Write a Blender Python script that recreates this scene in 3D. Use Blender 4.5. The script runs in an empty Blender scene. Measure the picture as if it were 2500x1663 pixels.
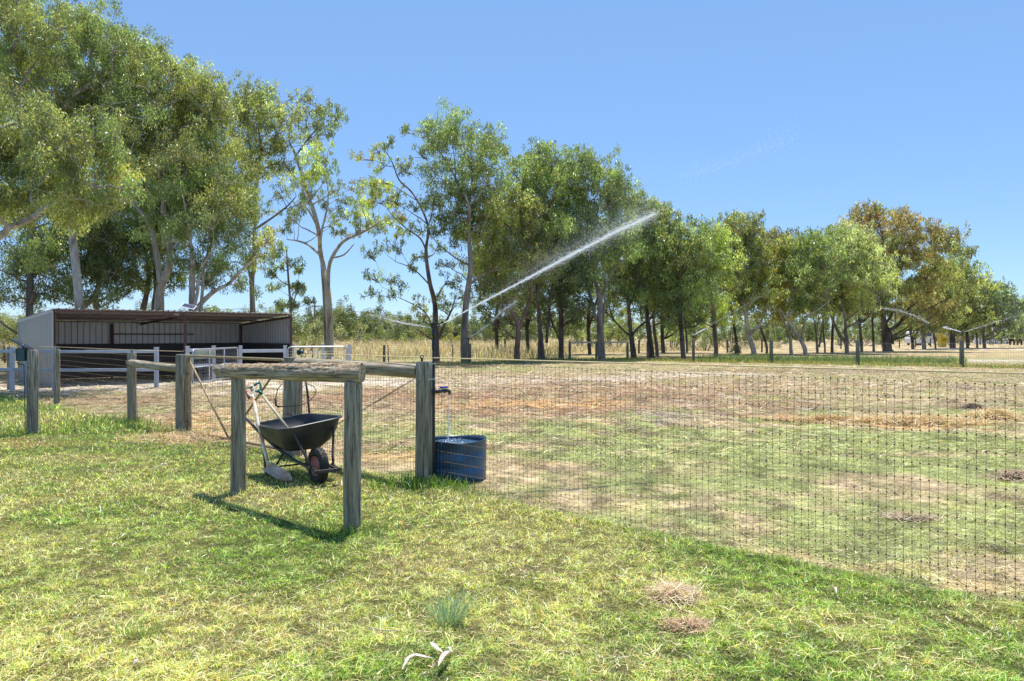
import bpy, math, random
import numpy as np
from mathutils import Vector, Matrix
random.seed(7); RNG = np.random.default_rng(7)
SC = bpy.context.scene; COL = SC.collection
F = 1875.0; H = 1.55; HZ = 818.0; CX = 1250.0        # focal length in photo pixels, eye height, horizon row
WL = {}                                              # where each object's origin stands in the world

def G(px, py):                                       # ground point seen at a photo pixel
    Y = F*H/(py-HZ); return Vector(((px-CX)/F*Y, Y, 0))
def P(px, py, Y):                                    # point at a photo pixel and a distance
    return Vector(((px-CX)/F*Y, Y, H-(py-HZ)/F*Y))

# ------------------------------------------------------------------ camera, sun, sky
cam = bpy.data.cameras.new('camera'); co = bpy.data.objects.new('camera', cam); COL.objects.link(co)
co.location = (0, 0, H); co.rotation_euler = (math.radians(90), 0, 0)
cam.sensor_width = 36; cam.lens = 36*F/2500; cam.shift_y = -13.5/2500; cam.clip_start = .05; cam.clip_end = 6000
SC.camera = co
TRAVEL = Vector((-.06, -.30, -1)).normalized()
elev = math.asin(-TRAVEL.z); toward = -TRAVEL
sun = bpy.data.lights.new('sun', 'SUN'); so = bpy.data.objects.new('sun', sun); COL.objects.link(so)
so.rotation_euler = TRAVEL.to_track_quat('-Z', 'Y').to_euler(); so.location = (0, 0, 30)
sun.energy = 4.6; sun.angle = math.radians(.5); sun.color = (1, .955, .88)
w = bpy.data.worlds.new('World'); SC.world = w; w.use_nodes = True
nt = w.node_tree; bg = nt.nodes['Background']
sky = nt.nodes.new('ShaderNodeTexSky'); sky.sky_type = 'NISHITA'; sky.sun_disc = False
sky.sun_elevation = elev; sky.sun_rotation = math.atan2(toward.x, toward.y)
sky.altitude = 3500; sky.air_density = 1.15; sky.dust_density = 0; sky.ozone_density = 4.2
mx = nt.nodes.new('ShaderNodeMix'); mx.data_type = 'RGBA'; mx.inputs[0].default_value = .5; mx.inputs[7].default_value = (1.50, 2.95, 5.4, 1)   # flat blue mixed in to even out the sky gradient
nt.links.new(sky.outputs[0], mx.inputs[6]); nt.links.new(mx.outputs[2], bg.inputs[0]); bg.inputs[1].default_value = .13
SC.view_settings.view_transform = 'Standard'; SC.view_settings.look = 'None'
SC.view_settings.exposure = .5; SC.view_settings.gamma = 1
SC.cycles.max_bounces = 8; SC.cycles.transparent_max_bounces = 8; SC.cycles.use_denoising = True; SC.cycles.denoiser = "OPENIMAGEDENOISE"; SC.cycles.denoising_input_passes = "RGB_ALBEDO_NORMAL"; SC.cycles.denoising_prefilter = "NONE"; SC.cycles.use_adaptive_sampling = False
SC.cycles.sample_clamp_indirect = 6

# ------------------------------------------------------------------ materials
def newmat(name):
    m = bpy.data.materials.new(name); m.use_nodes = True
    n = m.node_tree.nodes; b = n['Principled BSDF']; return m, m.node_tree, b
def noise(t, scale, detail=4, rough=.6, vec=None, dist=0):
    n = t.nodes.new('ShaderNodeTexNoise'); n.inputs['Scale'].default_value = scale
    n.inputs['Detail'].default_value = detail; n.inputs['Roughness'].default_value = rough
    n.inputs['Distortion'].default_value = dist
    if vec is not None: t.links.new(vec, n.inputs['Vector'])
    return n
def mapped(t, scale=(1, 1, 1), kind='Object'):
    c = t.nodes.new('ShaderNodeTexCoord'); m = t.nodes.new('ShaderNodeMapping')
    m.inputs['Scale'].default_value = scale; t.links.new(c.outputs[kind], m.inputs['Vector']); return m.outputs[0]
def ramp(t, fac, stops):
    r = t.nodes.new('ShaderNodeValToRGB'); e = r.color_ramp.elements
    while len(e) < len(stops): e.new(.5)
    for i, (p, c) in enumerate(stops):
        e[i].position = p; e[i].color = (c[0], c[1], c[2], 1)
    t.links.new(fac, r.inputs[0]); return r.outputs[0]
def mixc(t, fac, a, b, mode='MIX'):
    m = t.nodes.new('ShaderNodeMix'); m.data_type = 'RGBA'; m.blend_type = mode
    for s, v in ((m.inputs[0], fac), (m.inputs[6], a), (m.inputs[7], b)):
        if isinstance(v, (int, float)): s.default_value = v
        elif isinstance(v, tuple): s.default_value = (*v[:3], 1)
        else: t.links.new(v, s)
    return m.outputs[2]
def bump(t, b, h, dist=.01, strength=1):
    n = t.nodes.new('ShaderNodeBump'); n.inputs['Distance'].default_value = dist; n.inputs['Strength'].default_value = strength
    t.links.new(h, n.inputs['Height']); t.links.new(n.outputs[0], b.inputs['Normal'])
def plain(name, c, rough=.5, metal=0, var=.25, scale=8, bmp=0, spec=.5, c2=None):
    m, t, b = newmat(name); v = mapped(t)
    n = noise(t, scale, 5, .65, v)
    c2 = c2 or tuple(x*(1-var) for x in c)
    t.links.new(ramp(t, n.outputs[0], [(.35, c2), (.65, c)]), b.inputs['Base Color'])
    b.inputs['Roughness'].default_value = rough; b.inputs['Metallic'].default_value = metal
    b.inputs['Specular IOR Level'].default_value = spec
    if bmp: bump(t, b, n.outputs[0], bmp)
    return m
def wood(name, light, mid, dark, moss=.35, flaky=False):
    m, t, b = newmat(name)
    v = mapped(t, (14, 14, .9)); g = noise(t, 2.2, 7, .7, v, .5)
    v2 = mapped(t, (6, 6, .55)); big = noise(t, 1.6, 4, .6, v2, .3)
    v3 = mapped(t, (55, 55, 1.6)); fine = noise(t, 1.5, 5, .7, v3)
    c = ramp(t, g.outputs[0], [(.30, dark), (.45, mid), (.62, light), (.8, tuple(x*1.15 for x in light))])
    c = mixc(t, ramp(t, big.outputs[0], [(.46, (0, 0, 0)), (.60, (.75, .75, .75))]), c, tuple(x*.8 for x in mid) )
    if flaky:
        sx = t.nodes.new('ShaderNodeSeparateXYZ'); tc = t.nodes.new('ShaderNodeTexCoord'); t.links.new(tc.outputs['Object'], sx.inputs[0])
        fk = noise(t, 3.4, 6, .75, mapped(t, (6, 6, 3.2)), .8); ad = t.nodes.new('ShaderNodeMath'); ad.operation = 'MULTIPLY_ADD'; t.links.new(sx.outputs[0], ad.inputs[0]); ad.inputs[1].default_value = 2.6; t.links.new(fk.outputs[0], ad.inputs[2])
        fc = ramp(t, noise(t, 9, 4, .8, mapped(t, (5, 5, 2.2))).outputs[0], [(.36, (.07, .045, .03)), (.5, (.36, .24, .14)), (.66, (.66, .56, .44))])
        c = mixc(t, ramp(t, ad.outputs[0], [(.54, (0, 0, 0)), (.64, (.95, .95, .95))]), c, fc)
    mo = noise(t, 3.0, 5, .7, mapped(t, (1.5, 1.5, 1)))
    c = mixc(t, ramp(t, mo.outputs[0], [(.5, (0, 0, 0)), (.7, (moss, moss, moss))]), c, (.13, .15, .06))
    crack = ramp(t, fine.outputs[0], [(.36, (0, 0, 0)), (.45, (1, 1, 1))])
    c = mixc(t, crack, (.035, .028, .022), c)
    t.links.new(c, b.inputs['Base Color']); b.inputs['Roughness'].default_value = .88; b.inputs['Specular IOR Level'].default_value = .2
    mx = t.nodes.new('ShaderNodeMath'); mx.operation = 'ADD'
    t.links.new(g.outputs[0], mx.inputs[0]); t.links.new(crack, mx.inputs[1]); bump(t, b, mx.outputs[0], .006, .8)
    return m
M = {}
M['post'] = wood('weathered_post_wood', (.50, .47, .39), (.30, .26, .19), (.14, .11, .075), .25)
M['rail'] = wood('lichened_rail_wood', (.60, .55, .45), (.34, .27, .17), (.15, .11, .065), .5, True)
M['far_post'] = wood('green_grey_post_wood', (.24, .27, .21), (.17, .19, .15), (.09, .09, .07))
M['dark_post'] = plain('dark_post_wood', (.11, .09, .075), .9)
M['bark_pale'] = None
def bark(name, pale, tan, dark, amt):
    m, t, b = newmat(name)
    n = noise(t, 1.1, 5, .6, mapped(t, (1.6, 1.6, .5)), .6); s = noise(t, 1.5, 6, .7, mapped(t, (9, 9, 1.1)), .4)
    c = ramp(t, n.outputs[0], [(.34, dark), (.34+.12*amt, tan), (.5+.1*amt, pale), (.75, tuple(min(1, x*1.15) for x in pale))])
    c = mixc(t, ramp(t, s.outputs[0], [(.4, (.55, .55, .55)), (.55, (0, 0, 0))]), c, dark)
    t.links.new(c, b.inputs['Base Color']); b.inputs['Roughness'].default_value = .85; b.inputs['Specular IOR Level'].default_value = .2
    bump(t, b, s.outputs[0], .03, .7); return m
M['bark_pale'] = bark('pale_smooth_gum_bark', (.58, .52, .45), (.40, .32, .25), (.22, .17, .13), .5)
M['bark_grey'] = bark('grey_gum_bark', (.36, .32, .29), (.24, .20, .17), (.12, .09, .07), 1)
M['bark_dark'] = bark('dark_rough_bark', (.22, .17, .14), (.14, .10, .08), (.06, .045, .035), 1)
M['bark_red'] = bark('reddish_gum_bark', (.34, .24, .20), (.24, .15, .12), (.12, .07, .055), 1)

def leafmat(name, trans=.45, gloss=.10, rough=.38):
    m = bpy.data.materials.new(name); m.use_nodes = True; t = m.node_tree; t.nodes.clear()
    o = t.nodes.new('ShaderNodeOutputMaterial'); a = t.nodes.new('ShaderNodeAttribute'); a.attribute_name = 'tint'
    d = t.nodes.new('ShaderNodeBsdfDiffuse'); tr = t.nodes.new('ShaderNodeBsdfTranslucent')
    g = t.nodes.new('ShaderNodeBsdfGlossy'); g.inputs['Roughness'].default_value = rough; g.inputs['Color'].default_value = (.9, .95, 1, 1)
    m1 = t.nodes.new('ShaderNodeMixShader'); m2 = t.nodes.new('ShaderNodeMixShader')
    m1.inputs[0].default_value = trans; m2.inputs[0].default_value = gloss
    t.links.new(a.outputs['Color'], d.inputs[0])
    br = mixc(t, 1.0, a.outputs['Color'], (1.7, 1.75, .9), 'MULTIPLY'); t.links.new(br, tr.inputs[0])
    t.links.new(d.outputs[0], m1.inputs[1]); t.links.new(tr.outputs[0], m1.inputs[2])
    t.links.new(m1.outputs[0], m2.inputs[1]); t.links.new(g.outputs[0], m2.inputs[2]); t.links.new(m2.outputs[0], o.inputs[0])
    return m
M['leaf'] = leafmat('gum_leaf', .52, .05)
M['blade'] = leafmat('grass_blade', .35, .035, .5)
M['strawm'] = leafmat('straw_stalk', .15, .03, .5)
M['drop'] = None
def dropmat():
    m = bpy.data.materials.new('water_spray'); m.use_nodes = True; t = m.node_tree; t.nodes.clear()
    o = t.nodes.new('ShaderNodeOutputMaterial'); d = t.nodes.new('ShaderNodeBsdfDiffuse'); tr = t.nodes.new('ShaderNodeBsdfTranslucent')
    d.inputs[0].default_value = (.92, .95, 1, 1); tr.inputs[0].default_value = (.95, .97, 1, 1)
    m1 = t.nodes.new('ShaderNodeMixShader'); m1.inputs[0].default_value = .55
    tp = t.nodes.new('ShaderNodeBsdfTransparent'); m2 = t.nodes.new('ShaderNodeMixShader'); m2.inputs[0].default_value = .5
    t.links.new(d.outputs[0], m1.inputs[1]); t.links.new(tr.outputs[0], m1.inputs[2])
    t.links.new(tp.outputs[0], m2.inputs[1]); t.links.new(m1.outputs[0], m2.inputs[2]); t.links.new(m2.outputs[0], o.inputs[0])
    return m
M['drop'] = dropmat()
M['steel'] = plain('galvanised_steel', (.50, .53, .58), .38, .55, .15, 6)
M['whitesteel'] = plain('pale_painted_steel', (.47, .50, .56), .4, .1, .12, 3)
M['wire'] = plain('weathered_wire', (.19, .135, .095), .5, .5, .45, 30)
M['wiregold'] = plain('rusty_gate_tube', (.42, .31, .16), .55, .3, .4, 22, c2=(.24, .17, .10))
M['tape'] = plain('tan_electric_tape', (.90, .68, .36), .6, 0, .2, 40)
M['wire_sunlit'] = plain('sunlit_fence_wire', (.50, .38, .24), .5, .3, .35, 30)  # mesh horizontals: golden sunlit look put into the wire colour
M['fwire'] = plain('dull_far_wire', (.30, .28, .26), .6, .2, .2, 10)
M['black'] = plain('black_plastic', (.018, .019, .021), .38, 0, .3, 12)
M['tray'] = plain('dusty_black_plastic_tray', (.055, .058, .062), .42, 0, .55, 5, spec=.45)
M['rubber'] = plain('tyre_rubber', (.028, .027, .026), .7, 0, .3, 20)
M['frame'] = plain('dusty_black_steel_tube', (.07, .065, .06), .5, .2, .5, 14, c2=(.03, .03, .03))
M['hubred'] = plain('faded_red_plastic', (.55, .22, .20), .6, 0, .35, 15)
M['teal'] = plain('dark_teal_plastic', (.015, .075, .085), .3, 0, .3, 10)
M['tealgrip'] = plain('green_plastic_grip', (.01, .13, .10), .35, 0, .2, 10)
M['bluep'] = plain('blue_drum_plastic', (.010, .10, .23), .35, 0, .45, 3, c2=(.008, .035, .085))
M['bluehandle'] = plain('blue_valve_plastic', (.01, .04, .55), .35)
M['palewood'] = plain('pale_tool_handle_wood', (.62, .50, .34), .6, 0, .25, 12)
M['oldpaint'] = plain('rusty_white_paint', (.80, .74, .62), .6, .0, .3, 9, c2=(.46, .27, .15))
M['rust'] = plain('rusty_steel', (.30, .14, .07), .8, .2, .5, 18)
M['red'] = plain('worn_red_paint', (.50, .08, .03), .55, 0, .3, 20)
M['redbrown'] = plain('red_oxide_steel', (.125, .062, .055), .6, .1, .3, 10)
M['clad'] = plain('cream_grey_cladding', (.50, .49, .45), .45, .1, .06, 1.5)
M['cladin'] = plain('cream_cladding_inside', (.52, .52, .53), .5, .1, .12, 2)
M['roofsheet'] = plain('galvanised_roof_sheet', (.62, .60, .57), .45, .3, .2, 3)
M['rubbermat'] = plain('dark_rubber_matting', (.075, .07, .072), .85, 0, .6, 25)
M['panelcell'] = plain('solar_cell', (.03, .05, .12), .2, 0, .2, 6, spec=.8)
M['white'] = plain('white_paint', (.78, .78, .77), .45, 0, .08, 5)
M['sage'] = plain('sage_green_panel', (.35, .43, .33), .5, 0, .1, 5)
M['yellow'] = plain('yellow_plastic', (.55, .42, .02), .5, 0, .15, 4)
M['vglass'] = plain('dark_vehicle_glass', (.03, .04, .05), .1, 0, .2, 4, spec=.9)
M['charcoal'] = plain('charred_timber', (.06, .045, .04), .8, 0, .4, 8)
M['clamp'] = plain('pale_clamp', (.45, .55, .52), .4, .4)
M['dryleaf'] = plain('bleached_dry_leaf', (.62, .54, .48), .6, 0, .35, 60, c2=(.42, .34, .28))
M['twig'] = plain('dry_twig', (.45, .24, .10), .7, 0, .3, 30)
mm, tt, bb = newmat('pool_water'); bb.inputs['Base Color'].default_value = (.05, .12, .2, 1); bb.inputs['Roughness'].default_value = .08
bump(tt, bb, noise(tt, 28, 4, .6, mapped(tt)).outputs[0], .02, 1); M['water'] = mm

# ------------------------------------------------------------------ mesh helpers
def tagp(o, label, cat=None, group=None, kind=None):
    if label: o['label'] = label
    if cat: o['category'] = cat
    if group: o['group'] = group
    if kind: o['kind'] = kind
    return o
def thing(name, label, cat, loc=(0, 0, 0), group=None, kind=None):
    o = bpy.data.objects.new(name, None); COL.objects.link(o); o.location = loc; o.empty_display_size = .2
    WL[o.name] = Vector(loc); return tagp(o, label, cat, group, kind)
def adopt(o, parent):
    if parent is not None: o.parent = parent
    WL[o.name] = WL[parent.name].copy() if parent is not None else Vector((0, 0, 0))
class MB:
    def __init__(s): s.v = []; s.f = []; s.sm = []; s.cut = []
    def add(s, vs, fs, smooth=False):
        s.cut.append((len(s.v), len(s.f)))
        k = len(s.v); s.v.extend([tuple(x) for x in vs]); s.f.extend([tuple(i+k for i in f) for f in fs]); s.sm.extend([smooth]*len(fs)); return s
    def box(s, c, size, rot=None):
        hx, hy, hz = [x/2 for x in size]; vs = [Vector((x*hx, y*hy, z*hz)) for x in (-1, 1) for y in (-1, 1) for z in (-1, 1)]
        if rot is not None: vs = [rot @ v for v in vs]
        c = Vector(c); vs = [v+c for v in vs]
        return s.add(vs, [(0, 1, 3, 2), (4, 6, 7, 5), (0, 4, 5, 1), (2, 3, 7, 6), (0, 2, 6, 4), (1, 5, 7, 3)])
    def bar(s, a, b, w, h):                           # rectangular bar from a to b
        a = Vector(a); b = Vector(b); d = (b-a); q = d.to_track_quat('X', 'Z').to_matrix()
        return s.box((a+b)/2, (d.length, w, h), q)
    def tube(s, pts, rad, n=8, cap=True, smooth=True):
        pts = [Vector(p) for p in pts]; m = len(pts)
        if isinstance(rad, (int, float)): rad = [rad]*m
        vs = []; ref = None
        for i, p in enumerate(pts):
            d = (pts[min(i+1, m-1)]-pts[max(i-1, 0)]).normalized()
            if ref is None: ref = Vector((1, 0, 0)) if abs(d.x) < .8 else Vector((0, 1, 0))
            a = (ref-d*ref.dot(d)).normalized(); ref = a; bb_ = d.cross(a)
            for k in range(n):
                an = 2*math.pi*k/n; vs.append(p+(a*math.cos(an)+bb_*math.sin(an))*rad[i])
        fs = [(i*n+k, i*n+(k+1) % n, (i+1)*n+(k+1) % n, (i+1)*n+k) for i in range(m-1) for k in range(n)]
        if cap: fs += [tuple(range(n-1, -1, -1)), tuple((m-1)*n+k for k in range(n))]
        return s.add(vs, fs, smooth)
    def rings(s, rs, smooth=True, cap0=False, cap1=False):
        n = len(rs[0]); vs = [v for r in rs for v in r]
        fs = [(i*n+k, i*n+(k+1) % n, (i+1)*n+(k+1) % n, (i+1)*n+k) for i in range(len(rs)-1) for k in range(n)]
        if cap0: fs.append(tuple(range(n-1, -1, -1)))
        if cap1: fs.append(tuple((len(rs)-1)*n+k for k in range(n)))
        return s.add(vs, fs, smooth)
    def sheet(s, rows, smooth=False):
        n = len(rows[0]); return s.add([v for r in rows for v in r], [(i*n+k, i*n+k+1, (i+1)*n+k+1, (i+1)*n+k) for i in range(len(rows)-1) for k in range(n-1)], smooth)
    def torus(s, c, ax, R, r, n=28, m=8, prof=None):
        c = Vector(c); ax = Vector(ax).normalized(); a = ax.orthogonal().normalized(); b = ax.cross(a); rs = []
        for i in range(n):
            an = 2*math.pi*i/n; d = a*math.cos(an)+b*math.sin(an); ring = []
            for k in range(m):
                t = 2*math.pi*k/m; ring.append(c+d*(R+r*math.cos(t))+ax*(r*math.sin(t)*(prof or 1)))
            rs.append(ring)
        rs.append(rs[0]); return s.rings(rs)
    def each(s, name, mat, parent, k=1, bevel=0):     # one object for every k pieces
        cs = s.cut[::k]+[(len(s.v), len(s.f))]
        for (v0, f0), (v1, f1) in zip(cs[:-1], cs[1:]):
            m_ = MB(); m_.v = s.v[v0:v1]; m_.f = [tuple(i-v0 for i in f) for f in s.f[f0:f1]]; m_.sm = s.sm[f0:f1]; m_.build(name, mat, parent, bevel)
    def build(s, name, mat, parent=None, bevel=0):
        off = WL[parent.name] if parent is not None else Vector((0, 0, 0))
        me = bpy.data.meshes.new(name)
        me.from_pydata([(v[0]-off.x, v[1]-off.y, v[2]-off.z) for v in s.v], [], s.f)
        me.polygons.foreach_set('use_smooth', s.sm); me.materials.append(mat); me.update()
        o = bpy.data.objects.new(name, me); COL.objects.link(o); adopt(o, parent)
        if bevel:
            b = o.modifiers.new('bevel', 'BEVEL'); b.width = bevel; b.segments = 2; b.limit_method = 'ANGLE'
        return o
def npmesh(name, V, Fc, mat, col=None, parent=None, smooth=False):
    off = np.array(WL[parent.name]) if parent is not None else np.zeros(3)
    me = bpy.data.meshes.new(name); V = (V-off).astype(np.float32); n, k = Fc.shape
    me.vertices.add(len(V)); me.vertices.foreach_set('co', V.ravel())
    me.loops.add(n*k); me.loops.foreach_set('vertex_index', Fc.astype(np.int32).ravel())
    me.polygons.add(n); me.polygons.foreach_set('loop_start', np.arange(0, n*k, k, dtype=np.int32))
    me.polygons.foreach_set('loop_total', np.full(n, k, dtype=np.int32))
    if smooth: me.polygons.foreach_set('use_smooth', np.ones(n, dtype=bool))
    me.update(calc_edges=True)
    if col is not None:
        a = me.color_attributes.new('tint', 'FLOAT_COLOR', 'POINT')
        a.data.foreach_set('color', np.hstack([col, np.ones((len(col), 1))]).astype(np.float32).ravel())
    me.materials.append(mat); o = bpy.data.objects.new(name, me); COL.objects.link(o); adopt(o, parent); return o
def log(name, a, b, r0, r1, mat, parent, seed=0, n=22, rings=14, rough=.03, cut=None, taper0=1.0):
    """A round timber from a to b, in its own axes so the grain runs along it."""
    a = Vector(a); b = Vector(b); L = (b-a).length; rg = random.Random(seed); rs = []
    ph = [rg.uniform(0, 6.3) for _ in range(6)]
    bend = (rg.uniform(-1, 1)*.006, rg.uniform(-1, 1)*.006)
    for i in range(rings+1):
        f = i/rings; r = r0+(r1-r0)*f; z = L*f
        if i == 0: r *= .93*taper0
        if i == 1 and rings > 3: z = L*.012 if taper0 == 1 else L*.04
        if i == rings: r *= .93
        if i == rings-1: z = L*.988
        ring = []
        for k in range(n):
            an = 2*math.pi*k/n
            q = 1+rough*(math.sin(2*an+ph[0]+f*2)*.5+math.sin(5*an+ph[1]+f*3)*.4+math.sin(9*an+ph[2]-f*5)*.35+math.sin(f*9+ph[3]+an)*.4)
            zz = z
            if cut and i >= rings-1: zz += cut*math.cos(an-ph[4]*0)*r
            ring.append(Vector((r*q*math.cos(an)+bend[0]*math.sin(f*6), r*q*math.sin(an)+bend[1]*math.cos(f*5), zz)))
        rs.append(ring)
    me_ = MB(); me_.rings(rs, True)
    for r, fl in ((rs[0], 1), (rs[-1], 0)):          # flat sawn ends
        k = len(me_.v); me_.v.extend([tuple(v) for v in r]); me_.f.append(tuple(range(k+n-1, k-1, -1)) if fl else tuple(range(k, k+n))); me_.sm.append(False)
    me = bpy.data.meshes.new(name); me.from_pydata(me_.v, [], me_.f); me.polygons.foreach_set('use_smooth', me_.sm); me.materials.append(mat); me.update()
    o = bpy.data.objects.new(name, me); COL.objects.link(o)
    o.rotation_euler = (b-a).to_track_quat('Z', 'Y').to_euler()
    off = WL[parent.name] if parent is not None else Vector((0, 0, 0))
    if parent is not None: o.parent = parent
    o.location = a-off; WL[o.name] = a; return o

# ------------------------------------------------------------------ value noise for the lie of the land
_T = np.random.default_rng(3).random((256, 256))
def vn(x, y):
    xi = np.floor(x).astype(int); yi = np.floor(y).astype(int); fx = x-xi; fy = y-yi
    fx = fx*fx*(3-2*fx); fy = fy*fy*(3-2*fy); a = _T[xi & 255, yi & 255]; b = _T[(xi+1) & 255, yi & 255]
    c = _T[xi & 255, (yi+1) & 255]; d = _T[(xi+1) & 255, (yi+1) & 255]
    return (a*(1-fx)+b*fx)*(1-fy)+(c*(1-fx)+d*fx)*fy
def fbm(x, y, s, o=4):
    t = 0; a = .5; n = 0
    for i in range(o): t = t+a*vn(x*s+17*i, y*s+31*i); n += a; a *= .55; s *= 2.03
    return t/n
def side(x, y): return y+.955*x-7.15                 # < 0: the lawn on the near side of the paddock fence
def gz(x, y):
    x = np.asarray(x, float); y = np.asarray(y, float)
    near = np.clip(1-(y-18)/20, 0, 1)
    z = (fbm(x, y, .9, 3)-.5)*.05*near+(fbm(x, y, 4, 2)-.5)*.018*near
    z = z+.012*(side(x, y) < -.1)*near
    mound = np.exp(-(((x+6.2)/3.2)**2+((y-20.5)/1.6)**2))*.16+np.exp(-(((x+9.6)/2.6)**2+((y-21.5)/1.0)**2))*.12
    return z+mound*(.7+.6*fbm(x, y, 1.3, 2))
# ------------------------------------------------------------------ ground colour (what actually lies on the soil)
def patch_list(L):                                    # photo-measured ellipses turned into ground ellipses in metres
    out = []
    for px, py, rx, ry, c, s in L:
        g = G(px, py); Y = g.y; out.append((g.x, g.y, rx*Y/F, ry*Y*Y/(F*H), c, s))
    return out
GR = (.15, .20, .05); YG = (.30, .29, .10); ST = (.52, .40, .20); BR = (.29, .175, .11); PK = (.39, .275, .18)
SD = (.62, .53, .45); OR = (.48, .29, .13); GY = (.25, .20, .18); DB = (.12, .08, .06); WS = (.70, .65, .60)
PAD = patch_list([
    (1250, 872, 1800, 6, YG, .6), (1450, 925, 170, 7, WS, .9), (1700, 914, 190, 6, SD, .75), (1280, 928, 170, 9, SD, .8),
    (1130, 935, 240, 14, SD, .65), (1900, 905, 240, 6, BR, .7), (2080, 907, 160, 4, GY, .7), (2250, 908, 200, 3.5, BR, .6),
    (1500, 952, 380, 24, BR, .95), (1150, 962, 300, 18, BR, .95), (1950, 940, 260, 9, PK, .8), (2300, 945, 260, 8, PK, .6),
    (2400, 950, 140, 4, GY, .6), (1350, 930, 560, 24, PK, .7), (900, 1000, 420, 40, PK, .7), (1500, 985, 420, 34, BR, .75), (1370, 985, 190, 13, OR, .8), (1180, 990, 170, 14, OR, .55), (1300, 1008, 260, 12, BR, .8),
    (1640, 1015, 130, 16, GY, .85), (1760, 990, 230, 14, BR, .6), (2000, 1022, 150, 9, OR, .8), (2240, 1035, 190, 13, OR, .95), (2420, 1022, 70, 10, OR, .9),
    (2080, 1000, 200, 7, DB, .35), (1500, 1060, 70, 8, BR, .6), (1290, 1128, 70, 9, BR, .6), (1400, 1085, 90, 7, DB, .4),
    (2230, 1262, 60, 10, DB, .5), (2480, 1165, 40, 12, DB, .6), (2420, 1337, 30, 4, DB, .7), (1380, 1195, 50, 7, GY, .5),
    (1560, 1235, 70, 12, ST, .5), (1950, 1350, 160, 22, ST, .7), (2200, 1385, 170, 26, ST, .8), (2400, 1430, 140, 20, ST, .8),
    (2250, 1440, 120, 12, BR, .5), (2150, 1190, 120, 14, PK, .5), (1700, 1150, 90, 12, PK, .4),
    (250, 940, 240, 16, SD, 1), (500, 935, 180, 20, SD, 1), (700, 940, 170, 22, SD, .95), (900, 930, 160, 12, SD, .8), (330, 973, 220, 12, BR, .85), (620, 985, 170, 11, PK, .8),
    (880, 975, 200, 13, BR, .85), (480, 1020, 170, 14, OR, .6), (640, 1035, 190, 18, OR, .7), (930, 1040, 150, 14, YG, .6), (950, 1110, 140, 26, OR, .65), (930, 1085, 120, 10, BR, .6),
    (2350, 880, 190, 3, WS, .55), (2380, 853, 200, 2.2, SD, .7), (2250, 852, 120, 1.4, WS, .7), (1900, 857, 500, 2, ST, .6), (2000, 868, 600, 3.5, PK, .4),
    (80, 930, 130, 12, SD, .4), (950, 893, 300, 5, BR, .45)])
LAWN = patch_list([
    (470, 1078, 110, 16, ST, .9), (600, 1215, 110, 14, PK, .7), (760, 1190, 130, 16, ST, .5), (120, 1330, 330, 60, ST, .55), (330, 1500, 200, 50, ST, .45),
    (1655, 1450, 75, 55, ST, .7), (1290, 1400, 110, 18, PK, .5), (2400, 1520, 160, 45, PK, .8), (2050, 1530, 90, 20, ST, .6), (2300, 1640, 240, 30, ST, .55), (1900, 1600, 120, 25, ST, .5),
    (50, 1085, 160, 14, OR, .75), (260, 1120, 200, 14, ST, .5), (2350, 1500, 200, 30, PK, .6), (2150, 1450, 160, 16, ST, .5), (350, 1010, 150, 12, ST, .5), (120, 1010, 160, 16, YG, .5), (1500, 1620, 120, 30, PK, .45), (1850, 1480, 90, 18, ST, .4), (620, 1100, 200, 20, ST, .4)])
def blend(C, x, y, patches, s0):
    wob = fbm(x, y, 2.2, 5)-.5; wob2 = fbm(x+40, y-9, .5, 3)-.5; wob3 = fbm(x-11, y+8, 6.5, 3)-.5
    for (cx, cy, rx, ry, c, s) in patches:
        ry = max(ry, .12)
        d = ((x-cx)/rx)**2+((y-cy)/ry)**2+wob*3.4+wob2*2.0+wob3*2.2
        k = np.clip((1.3-d)/1.5, 0, 1)*s; C = C*(1-k[..., None])+np.array(c)*k[..., None]
    return C
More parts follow.
